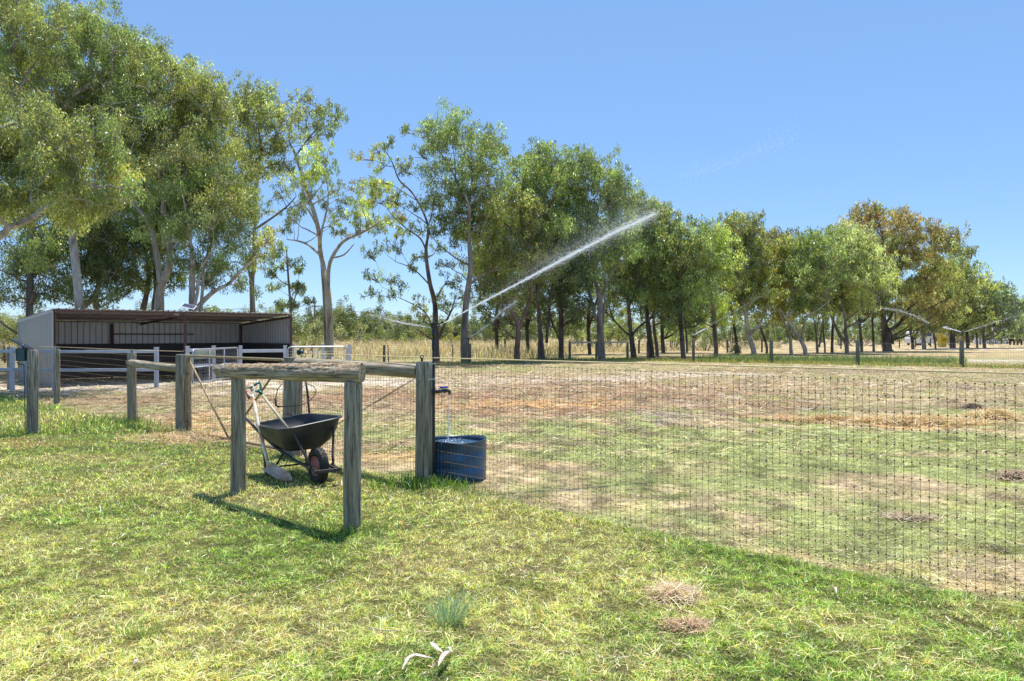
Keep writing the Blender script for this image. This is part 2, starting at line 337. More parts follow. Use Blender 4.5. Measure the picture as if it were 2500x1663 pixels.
def gcol(x, y):
    """base colours: returns soil colour, greenness (0..1) of the cover"""
    x = np.asarray(x, float); y = np.asarray(y, float)
    n1 = fbm(x, y, .35, 4); n2 = fbm(x+5, y+3, 1.6, 4); n3 = fbm(x-7, y, 5, 3)
    lawn = np.clip((-side(x, y)-.02)/.12+.5+(n3-.5)*1.6, 0, 1)*(y < 24)
    left = np.clip((y-9-(x+8)*-.1)/2.5, 0, 1)
    yel = np.clip((n1-.50)*4.5+.55*np.clip((-x-.5)/2.2, 0, 1)*np.clip((8-y)/3, 0, 1)+.12, 0, 1)
    cl = np.array((.17, .22, .055))*(1-yel)[..., None]+np.array((.40, .36, .13))*yel[..., None]
    k = np.clip((n2-.56)*6, 0, 1)*.6; cl = cl*(1-k[..., None])+np.array((.44, .34, .18))*k[..., None]
    # paddock: short green and tan near the fence, browner in the middle, dry beyond the far fence
    g = np.clip((fbm(x+2, y*1.1, 1.1, 5)-.46+.20*np.clip((16-y)/6, 0, 1)*np.clip((x+1)/2, 0, 1))*4.5, 0, 1)
    cp = np.array((.27, .29, .115))*g[..., None]+np.array((.40, .31, .185))*(1-g)[..., None]
    mid = np.clip((y-14)/5, 0, 1)*np.clip((36-y)/6, 0, 1)
    cm = np.array((.34, .27, .16)); cp = cp*(1-.55*mid[..., None])+cm*.55*mid[..., None]
    far = np.clip((y-50)/8, 0, 1); cf = np.array((.46, .36, .20))*(.8+.4*n1)[..., None]
    cp = cp*(1-far[..., None])+cf*far[..., None]
    cp = blend(cp, x, y, PAD, 1); cl = blend(cl, x, y, LAWN, 1)
    mot = np.clip((fbm(x*1.0, y*.6, 4.5, 5)-.5)*5.0, -1, 1)*np.clip((30-y)/10, .25, 1); mot2 = np.clip((fbm(x+9, y, 7.5, 3)-.5)*4, -1, 1)
    cp = cp*(1+.30*mot+.26*mot2)[..., None]; dk = np.clip((fbm(x-3, y*.6+2, 1.1, 5)-.64)*12, 0, 1)*.5*(y < 45); cp = cp*(1-dk[..., None])+np.array((.15, .10, .07))*dk[..., None]
    wh = np.clip((fbm(x+21, y*.7-2, 1.4, 5)-.68)*12, 0, 1)*.35*((y > 15) & (y < 40)); cp = cp*(1-wh[..., None])+np.array((.66, .58, .50))*wh[..., None]
    C = cl*lawn[..., None]+cp*(1-lawn[..., None])
    gre = lawn*(1-.45*yel)+(1-lawn)*g*.5
    return C, gre, lawn, g, yel, n2
def build_ground():
    ys = np.concatenate([np.linspace(-12, 2.6, 24), 3.0*np.power(75/3.0, np.linspace(0, 1, 560)), np.geomspace(78, 4000, 60)])
    us = np.linspace(-1, 1, 560); us = np.sign(us)*np.abs(us)**1.15
    Y, U = np.meshgrid(ys, us, indexing='ij'); X = U*(np.maximum(Y, 0)*1.15+9)
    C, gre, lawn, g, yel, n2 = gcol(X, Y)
    speck = RNG.normal(0, 1, X.shape)*.10+1
    C = C*speck[..., None]
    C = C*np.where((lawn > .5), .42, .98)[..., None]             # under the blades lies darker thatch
    Z = gz(X, Y); V = np.stack([X, Y, Z], -1).reshape(-1, 3); r, c = X.shape
    i = np.arange(r*c).reshape(r, c); Fc = np.stack([i[:-1, :-1], i[:-1, 1:], i[1:, 1:], i[1:, :-1]], -1).reshape(-1, 4)
    m, t, b = newmat('soil_and_turf'); a = t.nodes.new('ShaderNodeAttribute'); a.attribute_name = 'tint'
    geo = t.nodes.new('ShaderNodeNewGeometry')
    n = noise(t, 9, 8, .75, geo.outputs['Position'], .4); n_ = noise(t, 45, 4, .8, geo.outputs['Position'])
    c1 = mixc(t, 1, a.outputs['Color'], ramp(t, n.outputs[0], [(.34, (.42, .40, .38)), (.5, (1, 1, 1)), (.66, (1.45, 1.42, 1.35))]), 'MULTIPLY')
    c1 = mixc(t, 1, c1, ramp(t, n_.outputs[0], [(.32, (.5, .5, .5)), (.55, (1.1, 1.1, 1.1))]), 'MULTIPLY')
    t.links.new(c1, b.inputs['Base Color']); b.inputs['Roughness'].default_value = .95; b.inputs['Specular IOR Level'].default_value = .1
    bump(t, b, n.outputs[0], .03, .8)
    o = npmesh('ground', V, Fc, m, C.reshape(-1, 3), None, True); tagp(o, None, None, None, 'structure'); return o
build_ground()

# ------------------------------------------------------------------ blades, stalks
def blades(x, y, h, wd, col, lean=.5, name='grass', mat=None, seg=2, curl=.6, flat=0, parent=None):
    n = len(x); z0 = gz(x, y)-.004; az = RNG.uniform(0, 2*math.pi, n); dx = np.cos(az); dy = np.sin(az)
    ln = np.abs(RNG.normal(0, lean, n))*h; fa = RNG.uniform(0, 2*math.pi, n); wx = np.cos(fa)*wd/2; wy = np.sin(fa)*wd/2
    b = np.stack([x, y, z0], -1); wv = np.stack([wx, wy, np.zeros(n)], -1)
    mid = b+np.stack([dx*ln*.35, dy*ln*.35, h*.6], -1); tip = b+np.stack([dx*ln*(1+curl*.3), dy*ln*(1+curl*.3), h*(1-.25*np.minimum(ln/np.maximum(h, 1e-4), 1.5)*curl)], -1)
    V = np.stack([b-wv, b+wv, mid+wv*.75, mid-wv*.75, tip+wv*.12, tip-wv*.12], 1).reshape(-1, 3)
    k = np.arange(n)[:, None]*6; Fc = np.concatenate([k+np.array([0, 1, 2, 3]), k+np.array([3, 2, 4, 5])], 1).reshape(-1, 4)
    return V, Fc, np.repeat(col, 6, 0)
def stalks(x, y, L, wd, col, up=.15, z=.004):
    """loose straw lying on the ground"""
    n = len(x); az = RNG.uniform(0, 2*math.pi, n); pit = np.abs(RNG.normal(0, up, n)); d = np.stack([np.cos(az)*np.cos(pit), np.sin(az)*np.cos(pit), np.sin(pit)], -1)
    p = np.stack([x, y, gz(x, y)+z], -1); s = np.stack([-np.sin(az), np.cos(az), RNG.uniform(-.6, .6, n)], -1)*(wd/2)[:, None]
    bow = np.stack([-np.sin(az), np.cos(az), np.abs(RNG.normal(0, .3, n))], -1)*(RNG.normal(0, .10, n)*L)[:, None]; bow[:, 2] = np.abs(bow[:, 2])
    a = p-d*(L/2)[:, None]; a[:, 2] = np.maximum(a[:, 2], p[:, 2]); e = p+d*(L/2)[:, None]; m = (a+e)/2+bow
    V = np.stack([a-s, a+s, m+s, m-s, e+s*.6, e-s*.6], 1).reshape(-1, 3)
    k = np.arange(n)[:, None]*6; Fc = np.concatenate([k+np.array([0, 1, 2, 3]), k+np.array([3, 2, 4, 5])], 1).reshape(-1, 4)
    return V, Fc, np.repeat(col, 6, 0)
def frustum(n, y0, y1, uw=.78, power=1.0):
    """random points over what the camera and a step to the side can see, density falling with distance"""
    t = RNG.random(n); y = y0*(y1/y0)**t if power == 1 else ((y0**(1-power))+t*(y1**(1-power)-y0**(1-power)))**(1/(1-power))
    x = RNG.uniform(-1, 1, n)*(y*uw+1.0); return x, y
def cat_mesh(name, parts, mat, label, cat, kind='stuff', parent=None, group=None):
    Vs = []; Fs = []; Cs = []; k = 0
    for V, Fc, C in parts: Vs.append(V); Fs.append(Fc+k); Cs.append(C); k += len(V)
    o = npmesh(name, np.concatenate(Vs), np.concatenate(Fs), mat, np.concatenate(Cs), parent); 
    if parent is None: tagp(o, label, cat, group, kind)
    return o
def vary(c, n, s=.18, hue=.06):
    c = np.asarray(c, float); c = np.tile(c, (n, 1)) if c.ndim == 1 else c.copy()
    v = np.exp(RNG.normal(0, s, (n, 1))); return np.clip(c*v*(1+RNG.normal(0, hue, (n, 3))), .01, .95)
def lawn_grass():
    P_ = []
    for (n, a, b, pw, hh, ww) in ((330000, 3.1, 6.2, 1.0, .020, .0042), (190000, 6.2, 12, 1.2, .026, .0065), (80000, 12, 24, 1.4, .05, .012)):
        x, y = frustum(n, a, b, .80, pw); C, gre, lawn, g, yel, n2 = gcol(x, y)
        keep = (lawn > RNG.random(len(x))*.9+.05) & (RNG.random(len(x)) < .62+.38*gre); x, y, C, gre, yel, n2 = x[keep], y[keep], C[keep], gre[keep], yel[keep], n2[keep]
        n = len(x); tuft = fbm(x, y, 7, 2); r = RNG.random(n)
        green = np.array((.21, .34, .055)); lime = np.array((.38, .48, .09)); dry = np.array((.84, .68, .36)); rust = np.array((.50, .28, .12))
        pd = np.clip(.15+.38*yel+(1-gre)*.12, 0, 1)
        col = np.where((r < pd)[:, None], dry, np.where((r < pd+.28)[:, None], lime, green))
        col = np.where((RNG.random(n) < .06)[:, None], rust, col)
        col = np.where((RNG.random(n) < .10)[:, None], np.array((.07, .12, .03)), col)
        col = col*.70+C*.30*1.5; tf = np.clip((fbm(x, y, 16, 3)-.28)*2.3, 0, 1); col *= (.58+.95*tf)[:, None]
        h = hh*(.35+.7*tuft+.7*tf)*np.exp(RNG.normal(0, .28, n)); edge = np.exp(-((side(x, y)+.25)/.22)**2); h = h*(1+.35*edge)
        wild = np.clip((y-10.5)/3, 0, 1)*np.clip((-x-4)/2, 0, 1); h = h*(1+.15*wild*tuft)
        P_.append(blades(x, y, h, 1.25*ww*np.exp(RNG.normal(0, .25, n)), vary(col, n, .36), 1.25, curl=.9))
    # taller clumps along the fence foot and round the posts
    for (cx, cy, r, n, hh) in ((-.9, 7.85, .22, 420, .13), (-.55, 7.75, .35, 520, .10), (-1.25, 5.95, .16, 160, .10), (-5.2, 11.8, .4, 300, .14), (-6.8, 13.2, .7, 700, .16), (-7.4, 12.9, 1.2, 300, .10), (-9.2, 15.2, 1.5, 400, .11), (-12, 16, 2.5, 600, .12), (-7.6, 11.8, .5, 200, .1)):
        x = RNG.normal(cx, r, n); y = RNG.normal(cy, r*.7, n); k = side(x, y) < .25; x, y = x[k], y[k]; n = len(x)
        P_.append(blades(x, y, hh*RNG.uniform(.4, 1.3, n), np.full(n, .006+.0004*cy), vary((.17, .27, .05) if RNG.random() < .8 else (.4, .36, .15), n), .6))
    cat_mesh('lawn_grass', P_, M['blade'], 'short green and yellowing grass on the near side of the fence', 'grass')
    # thatch: dead stalks in the lawn
    x, y = frustum(26000, 3.1, 15, .8, 1.3); C, gre, lawn, g, yel, n2 = gcol(x, y)
    st = blend(np.zeros((len(x), 3)), x, y, [p[:4]+((1, 1, 1), p[5]) for p in LAWN], 1)[:, 0]
    k = (lawn > .4) & (RNG.random(len(x)) < .22+.78*st); x, y = x[k], y[k]; n = len(x)
    A = stalks(x, y, RNG.uniform(.015, .06, n)*np.where(RNG.random(n) < .03, 2.2, 1), np.full(n, .0026)+y*.0002, vary((.70, .56, .33), n, .3), .35, .018)
    cat_mesh('dead_stalks', [A], M['strawm'], 'dead tan grass stalks scattered through the foreground lawn', 'dead grass')
lawn_grass()
def paddock_cover():
    P_ = []; S_ = []
    for (n, a, b, pw, hh, ww) in ((230000, 3.6, 9, 1.0, .016, .0045), (90000, 9, 18, 1.2, .022, .009), (45000, 18, 48, 1.3, .045, .02)):
        x, y = frustum(n, a, b, .80, pw); C, gre, lawn, g, yel, n2 = gcol(x, y)
        lum = C.sum(1); bare = np.clip((C[:, 0]-C[:, 1])*9-.15, 0, 1)
        k = (lawn < RNG.random(len(x))*.5) & (RNG.random(len(x)) > bare*.93); x, y, C, g = x[k], y[k], C[k], g[k]; n = len(x)
        col = np.where((RNG.random(n) < .35+.4*g)[:, None], np.array((.30, .34, .10)), np.array((.56, .46, .25)))*.6+C*.5
        r = RNG.random(n); col = np.where((r < .16)[:, None], np.array((.12, .13, .05)), np.where((r > .86)[:, None], np.array((.80, .68, .42)), col))
        tf = np.clip((fbm(x, y, 13, 3)-.28)*2.3, 0, 1); col = col*(.5+1.0*tf)[:, None]
        P_.append(blades(x, y, hh*RNG.uniform(.4, 1.3, n)*(.5+tf), np.full(n, ww*1.3), vary(col, n, .36), 1.2))
    cat_mesh('paddock_grass', P_, M['blade'], 'sparse grazed grass inside the paddock beyond the mesh', 'grass')
    white = [p[:4]+((1, 1, 1) if p[4] in (ST, OR) else ((.7, .7, .7) if p[4] in (BR, PK, DB) else (0, 0, 0)), p[5]) for p in PAD]
    for (n, a, b, L, wd, pw) in ((60000, 4, 10, .055, .0040, 1.1), (70000, 10, 22, .15, .010, 1.2), (26000, 22, 44, .22, .026, 1.2)):
        x, y = frustum(n, a, b, .78, pw); st = blend(np.zeros((n, 3)), x, y, white, 1)[:, 0]; C, gre, lawn, g, yel, n2 = gcol(x, y)
        k = (lawn < .3) & (RNG.random(n) < np.where(y < 10, .55, .22)+.76*st) & ~((x < -4) & (y > 19)); x, y, C = x[k], y[k], C[k]; n = len(x)
        r = RNG.random((n, 1)); col = np.where(r < .5, C*1.45+.04, np.where(r < .72, np.array((.62, .47, .27)), C*.45))
        S_.append(stalks(x, y, RNG.uniform(.5, 1.4, n)*L, np.full(n, wd), vary(col, n, .28), .22, .006))
    x, y = frustum(60000, 10.5, 42, .78, 1.2); C, gre, lawn, g, yel, n2 = gcol(x, y); k = (lawn < .3) & (fbm(x, y, 2.2, 4) > .42+.16*RNG.random(len(x))+.12*np.clip((16-y)/4, 0, 1)) & ~((x < -4) & (y > 19)); x, y, C = x[k], y[k], C[k]; n = len(x)
    r = RNG.random((n, 1)); col = np.where(r < .50, C*.5, np.where(r < .82, np.array((.22, .13, .08)), np.array((.50, .40, .29))))
    cat_mesh('dirt_clods', [stalks(x, y, RNG.uniform(.025, .06, n)*(.3+y*.04), RNG.uniform(.008, .02, n)*(.3+y*.05), vary(col, n, .3), .5, .004)], M['strawm'], 'dark and pale clods of churned dirt over the paddock', 'dirt')
    cat_mesh('paddock_straw', S_, M['strawm'], 'loose straw and trampled litter strewn over the paddock', 'straw')
paddock_cover()
def heap(name, label, cat, c, rx, ry, hz, n, L, wd, cols, kind=None):
    x = RNG.normal(c[0], rx*.5, n); y = RNG.normal(c[1], ry*.5, n); d = ((x-c[0])/rx)**2+((y-c[1])/ry)**2
    V, Fc, C = stalks(x, y, RNG.uniform(.4, 1.3, n)*L, np.full(n, wd), vary(np.array(cols)[RNG.integers(0, len(cols), n)], n, .25), .5, 0)
    V[:, 2] += np.repeat(np.exp(-d*1.3)*hz*RNG.random(n), 6)
    kp = (fbm(x*3/max(rx, .2), y*3/max(rx, .2), 1.3, 4) > .44+.10*np.clip(d-.4, -.5, 2)) | (RNG.random(n) < .12); V = V.reshape(n, 6, 3)[kp].reshape(-1, 3); C = C.reshape(n, 6, 3)[kp].reshape(-1, 3); Fc = Fc[:2*int(kp.sum())]
    o = npmesh(name, V, Fc, M['strawm'], C); tagp(o, label, cat, None, kind); return o
HAY = [(.62, .46, .25), (.50, .34, .17), (.72, .58, .35)]
g1 = G(2240, 1035); heap('hay_pile', 'long heap of orange hay lying behind the right part of the mesh', 'hay', (g1.x, g1.y), 1.35, .5, .13, 4200, .22, .008, HAY)
g1 = G(2430, 1022); heap('hay_pile', 'orange hay heap at the far right edge of the photo, end of the hay row', 'hay', (g1.x, g1.y), .55, .45, .16, 1700, .2, .008, HAY)
g1 = G(2000, 1028); heap('hay_pile', 'flatter brownish hay scatter left of the long orange hay heap', 'hay', (g1.x, g1.y), 1.0, .4, .08, 2200, .2, .008, [(.5, .31, .13), (.36, .22, .11), (.6, .42, .2)])
g1 = G(2375, 998); heap('dung_heap', 'small dark brown heap behind the orange hay', 'dung heap', (g1.x, g1.y), .30, .25, .11, 1300, .14, .008, [(.24, .18, .14), (.34, .26, .2), (.14, .10, .08)])
g1 = G(2480, 1168); heap('dung_heap', 'dark twiggy heap at the right frame edge inside the mesh', 'dung heap', (g1.x, g1.y), .3, .22, .07, 900, .14, .006, [(.34, .25, .18), (.5, .38, .27)])
g1 = G(2225, 1262); heap('dung_heap', 'dark twiggy scatter close behind the mesh at right', 'dung heap', (g1.x, g1.y), .3, .14, .04, 700, .16, .004, [(.36, .27, .2), (.5, .38, .27), (.6, .5, .33)])
g1 = G(1650, 1470); heap('dead_grass_clump', 'tangled tan dead grass clump on the foreground lawn', 'dead grass', (g1.x, g1.y), .17, .22, .05, 900, .13, .0032, [(.66, .50, .33), (.55, .40, .24), (.72, .60, .42)])
g1 = G(1680, 1545); heap('dead_grass_clump', 'smaller reddish dead grass clump in front of the tangled tan one', 'dead grass', (g1.x, g1.y), .16, .09, .03, 420, .11, .003, [(.6, .40, .26), (.5, .34, .22)])
g1 = G(470, 1072); heap('straw_mound', 'bright loose straw at the foot of the big gate post', 'straw', (g1.x, g1.y), .85, .55, .05, 2600, .2, .006, [(.78, .60, .38), (.66, .46, .26), (.5, .33, .2)])
# the blue-green grass tuft
def tuft(cx, cy, n, h, r, wd, col, name, label):
    x = RNG.normal(cx, r, n); y = RNG.normal(cy, r*.6, n); az = np.arctan2(y-cy, x-cx)+RNG.normal(0, .5, n)
    z0 = gz(x, y); hh = h*RNG.uniform(.5, 1.1, n); ln = hh*RNG.uniform(.2, 1.2, n); fa = RNG.uniform(0, 6.3, n)
    b = np.stack([x, y, z0], -1); wv = np.stack([np.cos(fa), np.sin(fa), 0*fa], -1)*wd/2; d = np.stack([np.cos(az), np.sin(az), 0*az], -1)
    mid = b+d*(ln*.4)[:, None]+np.array((0, 0, 1))*(hh*.65)[:, None]; tip = b+d*ln[:, None]+np.array((0, 0, 1))*(hh*.95)[:, None]
    V = np.stack([b-wv, b+wv, mid+wv*.8, mid-wv*.8, tip+wv*.1, tip-wv*.1], 1).reshape(-1, 3); k = np.arange(n)[:, None]*6
    Fc = np.concatenate([k+np.array([0, 1, 2, 3]), k+np.array([3, 2, 4, 5])], 1).reshape(-1, 4)
    o = npmesh(name, V, Fc, M['blade'], np.repeat(vary(col, n, .15), 6, 0)); tagp(o, label, 'grass tuft'); return o
g1 = G(1090, 1530); tuft(g1.x, g1.y, 110, .19, .045, .005, (.30, .40, .26), 'grass_tuft', 'long bluish green grass tuft near the bottom centre')
g1 = G(440, 1560); tuft(g1.x-.2, g1.y, 60, .09, .05, .004, (.20, .30, .06), 'grass_tuft', 'short bright green grass tuft at lower left of the lawn')

# dry tall grass beyond the far fence
def dry_field():
    P_ = []
    n = 85000; y = RNG.uniform(47, 112, n); x = RNG.uniform(-1, 1, n)*(y*.75+4)
    nf = fbm(x, y, .12, 3); line = np.where(x < 4, 47+0*x, 64+(x-6)*.95); dens = np.clip((nf-.28)*4, .15, 1)
    k = (y > line+RNG.normal(0, 1.5, n)) & (RNG.random(n) < dens) & ~((x > 30) & (y < 125) & (x > .35*y)) ; x, y, nf = x[k], y[k], nf[k]; n = len(x)
    r = RNG.random((n, 1)); c = np.where(r < .5, np.array((.56, .46, .34)), np.where(r < .82, np.array((.48, .36, .27)), np.array((.26, .26, .14))))*(.55+.9*fbm(x+3, y, .5, 3))[:, None]
    P_.append(blades(x, y, (.15+1.25*fbm(x, y, .45, 3)*(nf+.4))*RNG.uniform(.6, 1.3, n)*np.where(x < 6, 1.05, .75), np.full(n, .028)+y*.0003, vary(c, n, .25), .8))
    cat_mesh('dry_field_grass', P_, M['blade'], 'tall straw-coloured dry grass under the gum trees', 'dry grass')
    n = 9000; t = RNG.random(n); px = 1700+660*t; y = 1/(1/44.0+(1/50.0-1/44.0)*RNG.random(n))*(.93+.0*t); y = 43.5+RNG.random(n)*7-(px-1700)/660*3.5
    x = (px-CX)/F*y; k = RNG.random(n) < np.clip(1.25-np.abs(px-1990)/480, .1, 1); x, y = x[k], y[k]; n = len(x)
    r = RNG.random((n, 1)); c = np.where(r < .7, np.array((.10, .18, .05)), np.array((.33, .32, .12)))
    cat_mesh('green_weeds', [blades(x, y, RNG.uniform(.05, .42, n)*(.4+1.2*fbm(x, y*3, .5, 3)), np.full(n, .03), vary(c, n, .2), .4)], M['blade'], 'belt of green weeds along the far post fence', 'weeds')
    n = 9000; x = RNG.uniform(-9, 26, n); y = np.interp(x, [-9, -6.4, -2.2, 1.6, 7.2, 21.8, 26], [37.4, 38.7, 40.9, 47, 47.3, 37.6, 35])+RNG.normal(0, .9, n)
    c = np.where(RNG.random((n, 1)) < .5, np.array((.40, .34, .12)), np.array((.26, .30, .09)))
    cat_mesh('fence_line_grass', [blades(x, y, RNG.uniform(.06, .22, n), np.full(n, .03), vary(c, n, .2), .5)], M['blade'], 'yellow-green grass along the foot of the far post fence', 'grass')
dry_field()
# ------------------------------------------------------------------ near paddock fence
def on_line(s): return Vector((-.92+.7232*s, 8.03-.6906*s, 0))      # s metres from the tap post along the fence
A = G(448, 1058); B = Vector((-2.82, 9.88, 0)); Cp = Vector((-.92, 8.03, 0))
def insul(mb, c):                                                    # black clip insulator on a post top
    c = Vector(c); mb.tube([c, c+Vector((0, 0, .03))], .012, 6); mb.torus(c+Vector((0, 0, .045)), (0, 1, .1), .017, .006, 12, 5)
def mesh_wire(parent, pts, top=1.24, step=.0508, rows=13, name='wire_mesh', knots=True, wv=.0014, wh=.0012, seed=1):
    """no-climb mesh along a polyline: close verticals, 10 cm apart horizontals, a knot at each crossing"""
    rg = random.Random(seed); mb = MB(); kn = MB(); seg = []
    acc = 0
    for a, b in zip(pts[:-1], pts[1:]): seg.append((a, b, (b-a).length, acc)); acc += (b-a).length
    def at(s, z):
        for a, b, L, s0 in seg:
            if s <= s0+L or (a, b, L, s0) == seg[-1]:
                p = a.lerp(b, (s-s0)/L); return Vector((p.x, p.y, z))
    nrm = [Vector((-(b-a).y, (b-a).x, 0)).normalized() for a, b, L, s0 in seg]
    def wob(s, z): return .010*math.sin(s*1.7+z*1.2)+.004*math.sin(s*7+z*5)
    N = int(acc/step); zs = [.03+(top-.03)*k/(rows-1) for k in range(rows)]
    for i in range(N+1):
        s = i*step; nn = nrm[0]; lean = .006*math.sin(s*.9+2); dev = rg.uniform(-.004, .004)
        ptsv = []
        for z in (zs[0]-.02, zs[0]+.4, zs[0]+.8, top): 
            p = at(min(max(s+lean*z+dev*math.sin(z*6), 0), acc), z); p += nn*wob(s, z); ptsv.append(p)
        if rg.random() < .12: ptsv[-1].x += rg.uniform(-.012, .012); ptsv[-1].z -= .01
        mb.tube(ptsv, wv, 3, cap=False, smooth=False)
        if knots:
            for z in zs:
                p = at(min(s+lean*z+dev*math.sin(z*6), acc), z)+nn*wob(s, z); p.z += .004*math.sin(s*2.2+z*3)
                kn.box(p, (.0075, .0065, .009))
    fh0 = len(mb.f)
    for z in zs:
        line = [at(k*acc/max(2, int(acc/.2)), z)+nrm[0]*wob(k*acc/max(2, int(acc/.2)), z)+Vector((0, 0, .004*math.sin(k*acc/max(2, int(acc/.2))*2.2+z*3))) for k in range(int(max(2, int(acc/.2)))+1)]
        mb.tube(line, wh if z < top-.01 else .0016, 4, cap=False, smooth=False)
    fh1 = len(mb.f); mb.v += kn.v; k0 = len(mb.v)-len(kn.v); mb.f += [tuple(i+k0 for i in f) for f in kn.f]; mb.sm += kn.sm
    o = mb.build(name, M['wire'], parent); o.data.materials.append(M['wire_sunlit'])
    mi = np.zeros(len(o.data.polygons), dtype=np.int32); mi[fh0:fh1] = 1; o.data.polygons.foreach_set('material_index', mi); return o
left_posts = [(A, .118, 1.245), (G(322, 1032), .078, 1.24), (G(139, 985), .066, 1.235), (G(23, 952), .06, 1.22), (Vector((-20.5, 28.5, 0)), .06, 1.22)]
fl = thing('paddock_fence', 'wire mesh fence on round timber posts left of the paddock gate', 'fence', (A.x, A.y, 0))
for i, (p, r, h) in enumerate(left_posts): log('post', (p.x, p.y, -.15), (p.x, p.y, h), r*1.03, r*.97, M['post'], fl, 10+i)
p0, p1 = left_posts[1][0], A; d = (p1-p0).normalized()
nF = Vector((-.69, -.72, 0))
log('rail', p0+Vector((0, 0, 1.06))+nF*.04-d*.02, p1+Vector((0, 0, 1.02))-d*.10+nF*.03, .062, .066, M['rail'], fl, 31)
mesh_wire(fl, [left_posts[4][0], left_posts[3][0], left_posts[2][0], left_posts[1][0], A], 1.2, .0508, 12, seed=3, knots=False, wh=.0016)
mb = MB()
for p, r, h in left_posts: insul(mb, (p.x, p.y, h))
mb.each('insulator', M['black'], fl, 2)
mb = MB(); mb.tube([Vector((p.x, p.y, h+.045)) for p, r, h in reversed(left_posts)], .004, 5); mb.build('electric_tape', M['tape'], fl)

fr = thing('paddock_fence', 'wire mesh fence running from the gate past the tap post to the right edge', 'fence', (Cp.x, Cp.y, 0))
log('post', (B.x, B.y, -.15), (B.x, B.y, 1.265), .122, .118, M['post'], fr, 21)
log('post', (Cp.x, Cp.y, -.15), (Cp.x, Cp.y, 1.275), .092, .084, M['post'], fr, 22)
e1 = on_line(6.9); log('post', (e1.x, e1.y, -.15), (e1.x, e1.y, 1.27), .075, .07, M['post'], fr, 23)
d = (Cp-B).normalized(); log('rail', B+d*.1+Vector((0, 0, 1.19)), Cp-d*.075+Vector((0, 0, 1.168)), .068, .078, M['rail'], fr, 24)
off = Vector((.69, .72, 0))*.09
mesh_wire(fr, [on_line(-2.5)+off*.3, on_line(-.05)+off], 1.24, .0508, 13, seed=5, name='wire_mesh')
mesh_wire(fr, [on_line(.06)+off, on_line(6.85)+off], 1.255, .0508, 13, seed=6, name='wire_mesh')
mb = MB()
for f0, f1 in ((0, 0), (.012, .06)):
    mb.tube([Cp-d*.09+Vector((0, 0, 1.12-f0)), (Cp+B)/2+Vector((0, 0, .6)), B+d*.12+Vector((0, 0, .12+f1))], .0035, 4)
mb.tube([Cp+Vector((-.08, -.05, 1.02)), Cp+Vector((.0, -.10, 1.09))], .003, 4)
mb.build('brace_wire', M['wire'], fr)
mb = MB(); insul(mb, (Cp.x-.02, Cp.y-.02, 1.275)); insul(mb, (e1.x, e1.y, 1.27)); mb.each('insulator', M['black'], fr, 2)
hB = Vector((B.x+.10, B.y-.04, 1.30))
mb = MB(); mb.tube([hB+Vector((.07, -.03, .02)), Vector((Cp.x-.02, Cp.y-.02, 1.315)), Vector((e1.x, e1.y, 1.335))], .0052, 5); mb.build('electric_tape', M['tape'], fr)
mb = MB(); mb.torus(hB+Vector((-.01, 0, .03)), (1, -.35, 0), .028, .014, 16, 8); mb.tube([hB+Vector((.0, 0, .03)), hB+Vector((.05, -.02, .03))], .022, 10)
mb.tube([hB+Vector((.03, 0, 0)), hB+Vector((.02, .0, -.06))], .006, 6)
mb.tube([hB+Vector((.075, -.02, .02)), hB+Vector((.085, -.02, -.02)), hB+Vector((.05, -.02, -.05)), hB+Vector((.03, -.01, -.075))], .005, 6)
mb.build('tape_clamp', M['teal'], fr)
# black stake leaning behind gate post, hose loop on it
st = thing('black_stake', 'black pipe leaning beside the grey post behind the wheelbarrow', 'pipe', (B.x+.2, B.y-.05, 0))
mb = MB(); mb.tube([P(743, 905, 9.95), P(752, 970, 9.8), P(762, 1100, 9.7)], .014, 8); mb.build('pipe', M['black'], st)
hs = thing('hose_loop', 'thin grey hose looped round the post behind the wheelbarrow', 'hose', (B.x, B.y-.2, .9))
pts = [P(688, 938, 9.6), P(678, 950, 9.6), P(672, 975, 9.6), P(674, 990, 9.6), P(684, 993, 9.6), P(705, 992, 9.62), P(735, 990, 9.65), P(755, 980, 9.7), P(768, 965, 9.75), P(772, 952, 9.8), P(765, 943, 9.85), P(748, 936, 9.85)]
mb = MB(); mb.tube(pts, .006, 6); mb.tube([P(672, 972, 9.58), P(674, 990, 9.58), P(682, 994, 9.58)], .014, 8); mb.build('hose', M['frame'], hs)

# ------------------------------------------------------------------ gate between the big posts
gt = thing('field_gate', 'tan tube gate with mesh and V brace between the two big posts', 'gate', (A.x, A.y, 0))
dg = (B-A).normalized(); Lg = (B-A).length; g0, g1_ = .16, Lg-.17
def gp(t, z): p = A+dg*t; return Vector((p.x, p.y, z))-Vector((.69, .72, 0))*.0
def rcorner(t, z, dt, dz, r=.1, k=5):
    return [gp(t+dt*r*(1-math.cos(a)), z+dz*r*(1-math.sin(a))) for a in [math.pi/2*i/k for i in range(k+1)]]
mb = MB(); zt, zb = 1.225, .05
ring = [gp(g0, zb), gp(g0, zt-.1)]+[gp(g0+.1*(1-math.cos(a)), zt-.1+.1*math.sin(a)) for a in (.4, .8, 1.2, 1.57)]+[gp(g1_-.1, zt)]+[gp(g1_-.1+.1*math.sin(a), zt-.1+.1*math.cos(a)) for a in (.4, .8, 1.2, 1.57)]+[gp(g1_, zb), gp(g0, zb)]
mb.tube(ring, .019, 8); mb.build('frame', M['wiregold'], gt)
mb = MB(); tm = (g0+g1_)/2-.1; mb.tube([gp(g0+.03, zt-.05), gp(tm, zb)], .015, 8); mb.tube([gp(g1_-.12, zt-.04), gp(tm, zb)], .015, 8); mb.each('brace', M['wiregold'], gt)
mb = MB(); n = int((g1_-g0)/.0762)
